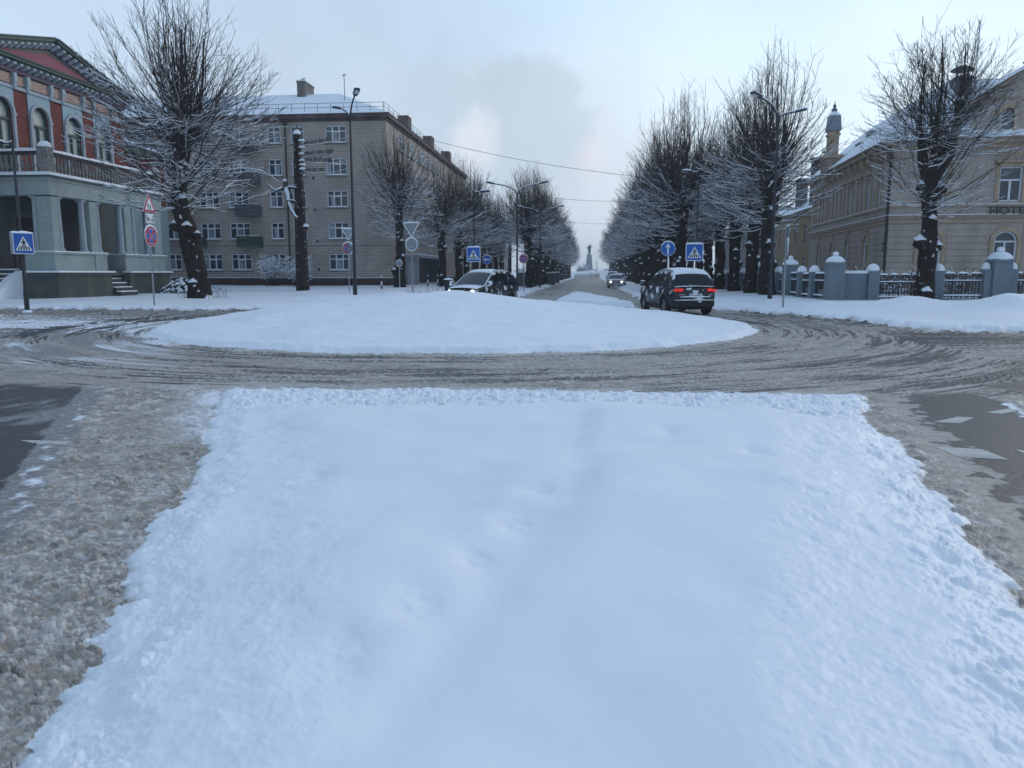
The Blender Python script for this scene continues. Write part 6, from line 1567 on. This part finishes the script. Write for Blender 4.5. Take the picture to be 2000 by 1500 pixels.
for i in range(13):
    x = -24 + i * 4.2 + rng_.uniform(-1, 1); shrub("frosted white shrub in the line closing the avenue, %s from the left" % ORD[i], x, 268 + rng_.uniform(-4, 6), rng_.uniform(3.0, 4.6), 2.6, 600 + i, 34, group="frosted shrubs at the avenue end", thick=5.0)
# ------------------------------------------------------------------ cars
GLASSC = mat("car_glass", (0.010, 0.015, 0.018), .08, .2, 2, spec=.35)
RUB = mat("tyre_rubber", (.015, .015, .016), .85, .2, 6)
RIM = mat("alloy_rim", (.30, .32, .35), .35, .2, 6, metal=.8)
PLAST = mat("black_plastic", (.014, .014, .016), .55, .2, 5)
TAIL = mat("tail_light_lit", (.5, .01, .01), .3, .2, 10, emit=(1.0, .05, .03), es=.5)
TAILD = mat("tail_light_lens", (.28, .012, .016), .2, .2, 10)
HEAD = mat("head_light_lit", (.8, .8, .75), .2, .05, 5, emit=(1.0, .96, .82), es=4)
HEADD = mat("head_light_lens", (.3, .33, .36), .15, .1, 5)
def car(name, label, loc, rz, paint, P, lights=None, plate=None, rear_detail=False, group=None):
    """P: L,W,H, belt(z), nose(z), profile list of (x,z) for the greenhouse, wheel x positions, wheel radius. x forward."""
    t = thing(name, label, "car", loc, rz, group)
    L, W, zb, zh = P["L"] / 2, P["W"] / 2, P["belt"], P["nose"]
    prof = P["prof"]; wr = P["wr"]; wx = P["wx"]; sill = P.get("sill", .26)
    xs = np.linspace(-L, L, 61)
    def wpl(x): return W * (1 - .16 * abs(x / L) ** 5)
    cowl = prof[-1][0]; tailx = prof[0][0]
    def ztop(x):
        if x > cowl: q = (x - cowl) / (L - cowl); return zb + (zh - zb) * q ** 1.6
        if x < tailx: return zb
        return zb
    def zlow(x):
        z = sill + .10 * max(0, (abs(x) - L + .5) / .5)
        for w in wx:
            dx = abs(x - w); r = wr + .07
            if dx < r: z = max(z, wr + math.sqrt(r * r - dx * dx))
        return min(z, ztop(x) - .12)
    def yside(x, z):
        q = (z - sill) / (zb - sill); return wpl(x) * (.93 + .07 * math.sin(min(max(q, 0), 1) * 2.5)) - .035 * max(0, q - .75) * 4
    rows = 9
    body = MB()
    def grid(vs, n, m_, idx, mb):
        fs = [(i * m_ + j, (i + 1) * m_ + j, (i + 1) * m_ + j + 1, i * m_ + j + 1) for i in range(n - 1) for j in range(m_ - 1)]
        mb.add(vs, fs, idx)
    for s in (-1, 1):
        vs = []
        for x in xs:
            zl, zt = zlow(x), ztop(x)
            for j in range(rows): z = zl + (zt - zl) * j / (rows - 1); vs.append((x, s * yside(x, z), z))
        grid(vs, len(xs), rows, 0, body)
    # top deck
    vs = []
    for x in xs:
        for j in range(9):
            v = -1 + j / 4; y0 = yside(x, ztop(x)); vs.append((x, v * y0, ztop(x) + .05 * (1 - v * v) + .012 * (1 - abs(v)) ** .3))
    grid(vs, len(xs), 9, 0, body)
    for e in (-1, 1):
        vs = []; x = e * L
        for j in range(8):
            z = zlow(x) + (ztop(x) - zlow(x)) * j / 7; bul = .10 * math.sin(j / 7 * math.pi) ** .6 + (.06 if z < .62 else 0)
            for k in range(9): v = -1 + k / 4; vs.append((x + e * bul * (1 - v ** 4) * 1.0, v * yside(x, z), z))
        grid(vs, 8, 9, 0, body)
    body.box(-L + .25, L - .25, -W + .22, W - .22, sill - .03, zb - .1, 1)  # dark inner box added to block light through underbody and wheel wells
    bo = body.build("body", (paint, PLAST), t, True)
    # wheel arches and sills
    cl = MB()
    for s in (-1, 1):
        for w in wx:
            a = np.linspace(-.25, math.pi + .25, 18)
            cl.ring([(w + (wr + .13) * math.cos(q), wr + (wr + .13) * math.sin(q)) for q in a], [(w + (wr + .055) * math.cos(q), wr + (wr + .055) * math.sin(q)) for q in a], lambda u, v, d: (u, s * (wpl(u) * .985 + d), v), -.06, .012)
        cl.box(wx[0] + wr + .1, wx[1] - wr - .1, s * (W * .92) - .04, s * (W * .92) + .04, sill - .04, sill + .16)
    cl.build("cladding", PLAST if P.get("clad", True) else paint, t)
    # greenhouse
    px = [p[0] for p in prof]; pz = [p[1] for p in prof]; zr = max(pz)
    yb, yr = W * .93, W * P.get("tumble", .72)
    def gtop(x): return float(np.interp(x, px, pz))
    def gy(z): return yb + (yr - yb) * max(0, (z - zb) / (zr - zb)) ** 1.15
    gx = np.linspace(px[0], px[-1], 45)
    gh = MB()
    for s in (-1, 1):
        vs = []
        for x in gx:
            zt = gtop(x)
            for j in range(7): z = zb + (zt - zb) * j / 6; vs.append((x, s * gy(z), z))
        grid(vs, len(gx), 7, 0, gh)
    vs = []
    for x in gx:
        zt = gtop(x)
        for j in range(11): v = -1 + j / 5; vs.append((x, v * gy(zt), zt + .045 * (1 - v * v)))
    grid(vs, len(gx), 11, 0, gh)
    gh.build("roof", paint, t, True)
    # side windows: polygons in x,z laid just proud of the side
    for s in (-1, 1):
        for (a, b, c, d) in P["wins"]:      # bottom x0,x1 ; top x0,x1
            n = 6; vs = []
            for i in range(n + 1):
                for j in range(n + 1):
                    u, v = i / n, j / n
                    x = (a + (b - a) * u) * (1 - v) + (c + (d - c) * u) * v
                    z = zb + .05 + v * (min(gtop(x), zr) - .09 - zb - .05)
                    vs.append((x, s * (gy(z) + .008), z))
            g = MB(); grid(vs, n + 1, n + 1, 0, g); g.build("side_window", GLASSC, t, True)
    def screen(x0, x1, kw, nm):
        n = 8; vs = []
        for i in range(n + 1):
            x = x0 + (x1 - x0) * i / n; z = gtop(x)
            for j in range(n + 1): v = -1 + 2 * j / n; vs.append((x + (.012 if x1 > 0 else -.012), v * gy(z) * kw, z + .045 * (1 - v * v) + .010))
        g = MB(); grid(vs, n + 1, n + 1, 0, g); return g.build(nm, GLASSC, t, True)
    screen(P["ws"][0], P["ws"][1], .93, "windscreen"); screen(P["rs"][0], P["rs"][1], .88, "rear_window")
    # snow on the roof
    sx0, sx1 = P["snow"]; n = 22; vs = []; rg = random.Random(4)
    for i in range(n + 1):
        x = sx0 + (sx1 - sx0) * i / n
        for j in range(11):
            v = -1 + j / 5; z = gtop(x); e = min(1, (1 - abs(2 * i / n - 1)) * 6, (1 - abs(v)) * 5 + .05)
            vs.append((x, v * gy(z) * .97, z + .045 * (1 - v * v) + .012 + P.get("snowh", .07) * e ** .5 * rg.uniform(.7, 1.2)))
    g = MB(); grid(vs, n + 1, 11, 0, g); g.build("roof_snow", SNOW, t, True)
    # wheels
    tyre = MB().lathe([(wr * .66, -.1), (wr * .93, -.115), (wr, -.08), (wr, .08), (wr * .93, .115), (wr * .66, .1)], 28, ax="y", cap=False).mesh("tyre", RUB, True)
    rm = MB(); rm.lathe([(wr * .66, -.06), (wr * .66, .09), (wr * .60, .095), (wr * .58, .04)], 24, ax="y", cap=False); rm.lathe([(wr * .58, .0), (wr * .57, .02)], 24, ax="y", m=1); rm.lathe([(wr * .15, .03), (wr * .13, .085)], 12, ax="y")
    for k in range(5):
        a = k * 2 * math.pi / 5
        for da in (-.14, .14):
            c, s_ = math.cos(a + da), math.sin(a + da); nx, nz = -s_, c
            rm.add([(c * .05 + nx * .025, .045, s_ * .05 + nz * .025), (c * .05 - nx * .025, .045, s_ * .05 - nz * .025), (c * wr * .6 - nx * .02, .06, s_ * wr * .6 - nz * .02), (c * wr * .6 + nx * .02, .06, s_ * wr * .6 + nz * .02),
                    (c * .05 + nx * .025, .075, s_ * .05 + nz * .025), (c * .05 - nx * .025, .075, s_ * .05 - nz * .025), (c * wr * .6 - nx * .02, .075, s_ * wr * .6 - nz * .02), (c * wr * .6 + nx * .02, .075, s_ * wr * .6 + nz * .02)],
                   [(0, 1, 2, 3), (4, 5, 6, 7), (0, 1, 5, 4), (1, 2, 6, 5), (2, 3, 7, 6), (3, 0, 4, 7)])
    rme = rm.mesh("rim", (RIM, PLAST), True)
    for w in wx:
        for s in (-1, 1):
            o = link("wheel", tyre, t, (w, s * (W - .14), wr), (0, 0, 0 if s > 0 else math.pi)); link("rim", rme, o)
    # mirrors
    for s in (-1, 1):
        m = MB().frustum(cowl - .22, s * (W + .10), zb + .02, zb + .22, .07, .11, .05, .09).box(cowl - .24, cowl - .18, s * (W - .04) - .06, s * (W - .04) + .06, zb + .02, zb + .08); o = m.build("mirror", paint, t)
        snow_lump(MB(), -.1, .1, -.05, .05, 0, .04, 2).build("snow", SNOW, o, loc=(cowl - .22, s * (W + .1), zb + .223), rot=(0, 0, R(90)))
    if P.get("rails"):
        for s in (-1, 1):
            pts = [(x, s * (gy(gtop(x)) * .95), gtop(x) + .06 + .03 * math.sin((x - P["rails"][0]) / (P["rails"][1] - P["rails"][0]) * math.pi)) for x in np.linspace(*P["rails"], 9)]
            MB().tube(pts, .022, 6).build("roof_rail", mat("rail_silver", (.25, .27, .3), .4, .1, metal=.6), t)
    # door shut lines and handles
    for s in (-1, 1):
        for x in P["doors"]:
            m = MB()
            for k in range(8):
                z0, z1 = sill + .16 + (zb - sill - .16) * k / 8, sill + .16 + (zb - sill - .16) * (k + 1) / 8
                m.add([(x - .006, s * (yside(x, z0) + .003), z0), (x + .006, s * (yside(x, z0) + .003), z0), (x + .006, s * (yside(x, z1) + .003), z1), (x - .006, s * (yside(x, z1) + .003), z1)], [(0, 1, 2, 3)])
            m.build("door_seam", PLAST, t)
        for x in P["handles"]: MB().box(x - .1, x + .1, s * (yside(x, zb - .14) + .01) - .015, s * (yside(x, zb - .14) + .01) + .015, zb - .155, zb - .125).build("door_handle", paint, t)
    # rear end
    xr = -L - .075
    PB = lambda e: [(e * (L - .1), -W * .875), (e * (L + .05), -W * .82), (e * (L + .12), -W * .62), (e * (L + .14), 0), (e * (L + .12), W * .62), (e * (L + .05), W * .82), (e * (L - .1), W * .875)]
    MB().prism(PB(-1), lambda u, v, d: (u, v, d), .36, .60).build("rear_bumper", PLAST, t)
    for s in (-1, 1):
        m = MB(); z0, z1 = P["tl"]
        n = 7; vs = []
        for i in range(n):
            q = i / (n - 1); 
            if q < .5: x = -L - .09 + .03 * q; y = W * (.50 + .42 * q * 2) * .94
            else: x = -L - .05 + (q - .5) * .72; y = yside(x, z1) + .012
            tp = z1 - .03 * abs(q - .4); bt = z0 + (.06 if q < .12 or q > .9 else 0)
            vs += [(x, s * y, bt), (x, s * y, tp)]
        m.add(vs, [(2 * i, 2 * i + 2, 2 * i + 3, 2 * i + 1) for i in range(n - 1)]); tl = m.build("tail_light", TAILD, t)
        if lights == "rear":
            MB().box(-L - .105, -L - .088, s * W * .60 - .10, s * W * .60 + .10, z0 + .05, z1 - .03).box(-L - .10, -L - .085, s * W * .80 - .07, s * W * .80 + .07, z0 + .04, z1 - .05).build("lamp", TAIL, tl)
    if plate:
        z = P["plz"]; p = MB().box(-L - .125, -L - .105, -.26, .26, z - .06, z + .06).build("number_plate", SWHITE, t)
        link("lettering", text_mesh(plate, .115, .002, BLACK, "CENTER"), p, (-L - .128, 0, z - .04), (R(90), 0, R(-90)))
        MB().box(-L - .128, -L - .126, .215, .26, z - .058, z + .058).build("blue_strip", BLUE, p)
    if rear_detail:
        snow_lump(MB(), -W * .62, W * .62, -.03, .03, 0, .05, 8, n=14).build("snow_ledge", SNOW, t, loc=(-L - .13, 0, .72), rot=(0, 0, R(90)))
        snow_lump(MB(), -W * .86, W * .86, -.05, .05, 0, .035, 9, n=18).build("snow_ledge", SNOW, t, loc=(-L - .14, 0, .602), rot=(0, 0, R(90)))
        MB().box(-L - .11, -L - .09, -W * .7, W * .7, .66, .72).build("bumper_step", paint, t)
        m = MB(); 
        for dx, w_ in ((0, .05), (.09, .035), (-.09, .035)): m.tube([(-L - .105, dx, .98), (-L - .112, dx * .5, .84), (-L - .11, dx * .3, .77)], [w_, w_ * .9, .01], 6)
        m.build("snow_streak", SNOW, t, True)
        MB().box(-L - .112, -L - .10, .40, .66, .80, .825).build("badge_strip", mat("chrome", (.5, .52, .55), .25, .05, metal=.9), t)
        MB().box(-L - .112, -L - .10, -.68, -.56, .80, .835).build("badge_strip", mat("chrome", (.5, .52, .55)), t)
        x = P["rs"][0]; MB().tube([(x - .02, -.02, gtop(x) + .03), (x + .02, -.5, gtop(x) + .07)], .013, 5).build("rear_wiper", PLAST, t)
        snow_lump(MB(), -W * .80, W * .80, -.035, .035, 0, .035, 12, n=16).build("snow_ledge", SNOW, t, loc=(P["prof"][0][0] - .03, 0, zb + .045), rot=(0, 0, R(90)))
    # front end
    MB().prism(PB(1), lambda u, v, d: (u, v, d), .30, .52).build("front_bumper", paint, t)
    g = MB().box(L + .06, L + .118, -W * .42, W * .42, .60, zh - .12); g.build("grille", PLAST, t)
    for k in range(3): MB().box(L + .12, L + .128, -W * .40, W * .40, .63 + k * .05, .64 + k * .05).build("grille_bar", mat("chrome", (.5, .52, .55)), t)
    for s in (-1, 1):
        vs = []; z0, z1 = zh - .22, zh - .05
        for i in range(6):
            q = i / 5; x = L + .105 - .42 * max(0, q - .45) ** 1.0; y = min(W * (.50 + .5 * q) * .95, yside(min(x, L), z0) + .015) if q < .8 else yside(x, z0) + .012
            vs += [(x, s * y, z0 + .03 * q), (x, s * y, z1)]
        hl = MB(); hl.add(vs, [(2 * i, 2 * i + 2, 2 * i + 3, 2 * i + 1) for i in range(5)]); o = hl.build("headlight", HEADD, t)
        if lights == "front": MB().lathe([(.10, 0), (.085, .025), (.01, .035)], 14, (L + .10, s * W * .66, (z0 + z1) / 2), ax="x").build("lamp", HEAD, o, True)
    MB().box(L + .13, L + .14, -.25, .25, .38, .48).build("number_plate", SWHITE, t)
    return t
def paint_(name, c, patch=.40, rough=.3): return mat(name, c, rough, .12, 2.5, spec=.4, snow=.62, patch=patch, pscale=2.4, coat=.15)
SUV = dict(L=4.72, W=1.94, belt=1.08, nose=.98, prof=[(-2.24, 1.10), (-2.12, 1.30), (-1.98, 1.52), (-1.78, 1.645), (-1.2, 1.695), (-.3, 1.71), (.35, 1.66), (.75, 1.46), (1.35, 1.10)], wx=(-1.42, 1.47), wr=.37, tumble=.70,
           wins=((-1.62, -1.18, -1.50, -1.14), (-1.10, -.18, -1.06, -.16), (-.10, .92, -.08, .42)), ws=(.42, 1.28), rs=(-2.21, -1.90), snow=(-1.9, .3), snowh=.09, rails=(-1.7, .2), doors=(-1.12, -.14, .95), handles=(-.95, .05), tl=(.90, 1.07), plz=.80)
dirv = Vector((math.sin(R(-12)), math.cos(R(-12)), 0)); rc = Vector((4.10, 30.5, 0)); c = rc + dirv * 2.4
car("suv", "dark suv seen from behind with lit tail lights and snow patches", (c.x, c.y, .01), math.atan2(dirv.y, dirv.x), paint_("midnight_paint", (.010, .013, .022), .43), SUV, "rear", "JG-8858", True)
MPV = dict(L=4.55, W=1.78, belt=1.02, nose=.92, prof=[(-2.2, 1.06), (-2.05, 1.40), (-1.85, 1.62), (-1.2, 1.70), (-.2, 1.72), (.45, 1.64), (.9, 1.42), (1.6, 1.04)], wx=(-1.35, 1.42), wr=.32, tumble=.74,
           wins=((-2.0, -1.25, -1.78, -1.2), (-1.15, -.12, -1.12, -.1), (-.03, 1.12, -.0, .50)), ws=(.5, 1.55), rs=(-2.15, -1.9), snow=(-1.75, .42), snowh=.05, rails=(-1.5, .3), doors=(-1.2, -.06, 1.1), handles=(-1.0, .1), tl=(.95, 1.4), plz=.8)
def cam_pt(px, depth):
    u = (px - 1000) / 1500 / 1.01 * depth; a = R(5.65); return Vector((u * math.cos(a) - depth * math.sin(a), u * math.sin(a) + depth * math.cos(a), 0))
c = cam_pt(945, 37.2); hd = R(270 - 24 + 5.65)
car("minivan", "dark minivan half hidden by the roundabout snow with its headlight on", (c.x, c.y, .02), hd, paint_("black_paint", (.010, .010, .013), .43), MPV, "front")
SED = dict(L=4.6, W=1.80, belt=.95, nose=.82, prof=[(-2.0, .97), (-1.5, 1.22), (-1.0, 1.42), (-.3, 1.46), (.35, 1.38), (.75, 1.2), (1.2, .96)], wx=(-1.35, 1.4), wr=.31, tumble=.72,
           wins=((-1.5, -1.0, -1.1, -.98), (-.92, -.1, -.9, -.08), (-.02, .85, 0, .35)), ws=(.4, 1.15), rs=(-1.85, -1.1), snow=(-1.0, .3), snowh=.06, doors=(-.95, -.06, .85), handles=(-.8, .1), tl=(.72, .9), plz=.6, clad=False)
car("parked_car", "silver car with both headlights on coming up the avenue", (3.0, 88, .02), R(-90), paint_("silver_paint", (.30, .33, .36), .45), SED, "front", group="cars along the avenue")
car("parked_car", "dark car parked right behind the silver one", (3.75, 99, .1), R(-90), paint_("blue_paint", (.05, .07, .10), .5), SED, group="cars along the avenue")
MPV2 = dict(MPV); car("parked_car", "snow covered white van at the back of the parked line", (3.5, 113, .1), R(-90), paint_("white_paint_car", (.42, .46, .5), .5), MPV2, group="cars along the avenue")
for o in bpy.data.objects:
    if o.data is not None and o.type == "MESH" and len(o.data.materials) == 0: print("no material", o.name)

# ------------------------------------------------------------------ cold haze in the air
hz = bpy.data.materials.new("haze"); hz.use_nodes = True; nt = hz.node_tree; nt.nodes.clear()
ho = nt.nodes.new("ShaderNodeOutputMaterial"); hv = nt.nodes.new("ShaderNodeVolumePrincipled"); nt.links.new(hv.outputs[0], ho.inputs["Volume"])
hv.inputs["Color"].default_value = (0.86, 0.92, 1.0, 1); hv.inputs["Density"].default_value = 0.0008; hv.inputs["Anisotropy"].default_value = 0.2
h = MB().box(-420, 420, -60, 900, -1.2, 24).build("haze", hz); h["kind"] = "stuff"; h["label"] = "thin cold haze over the avenue"
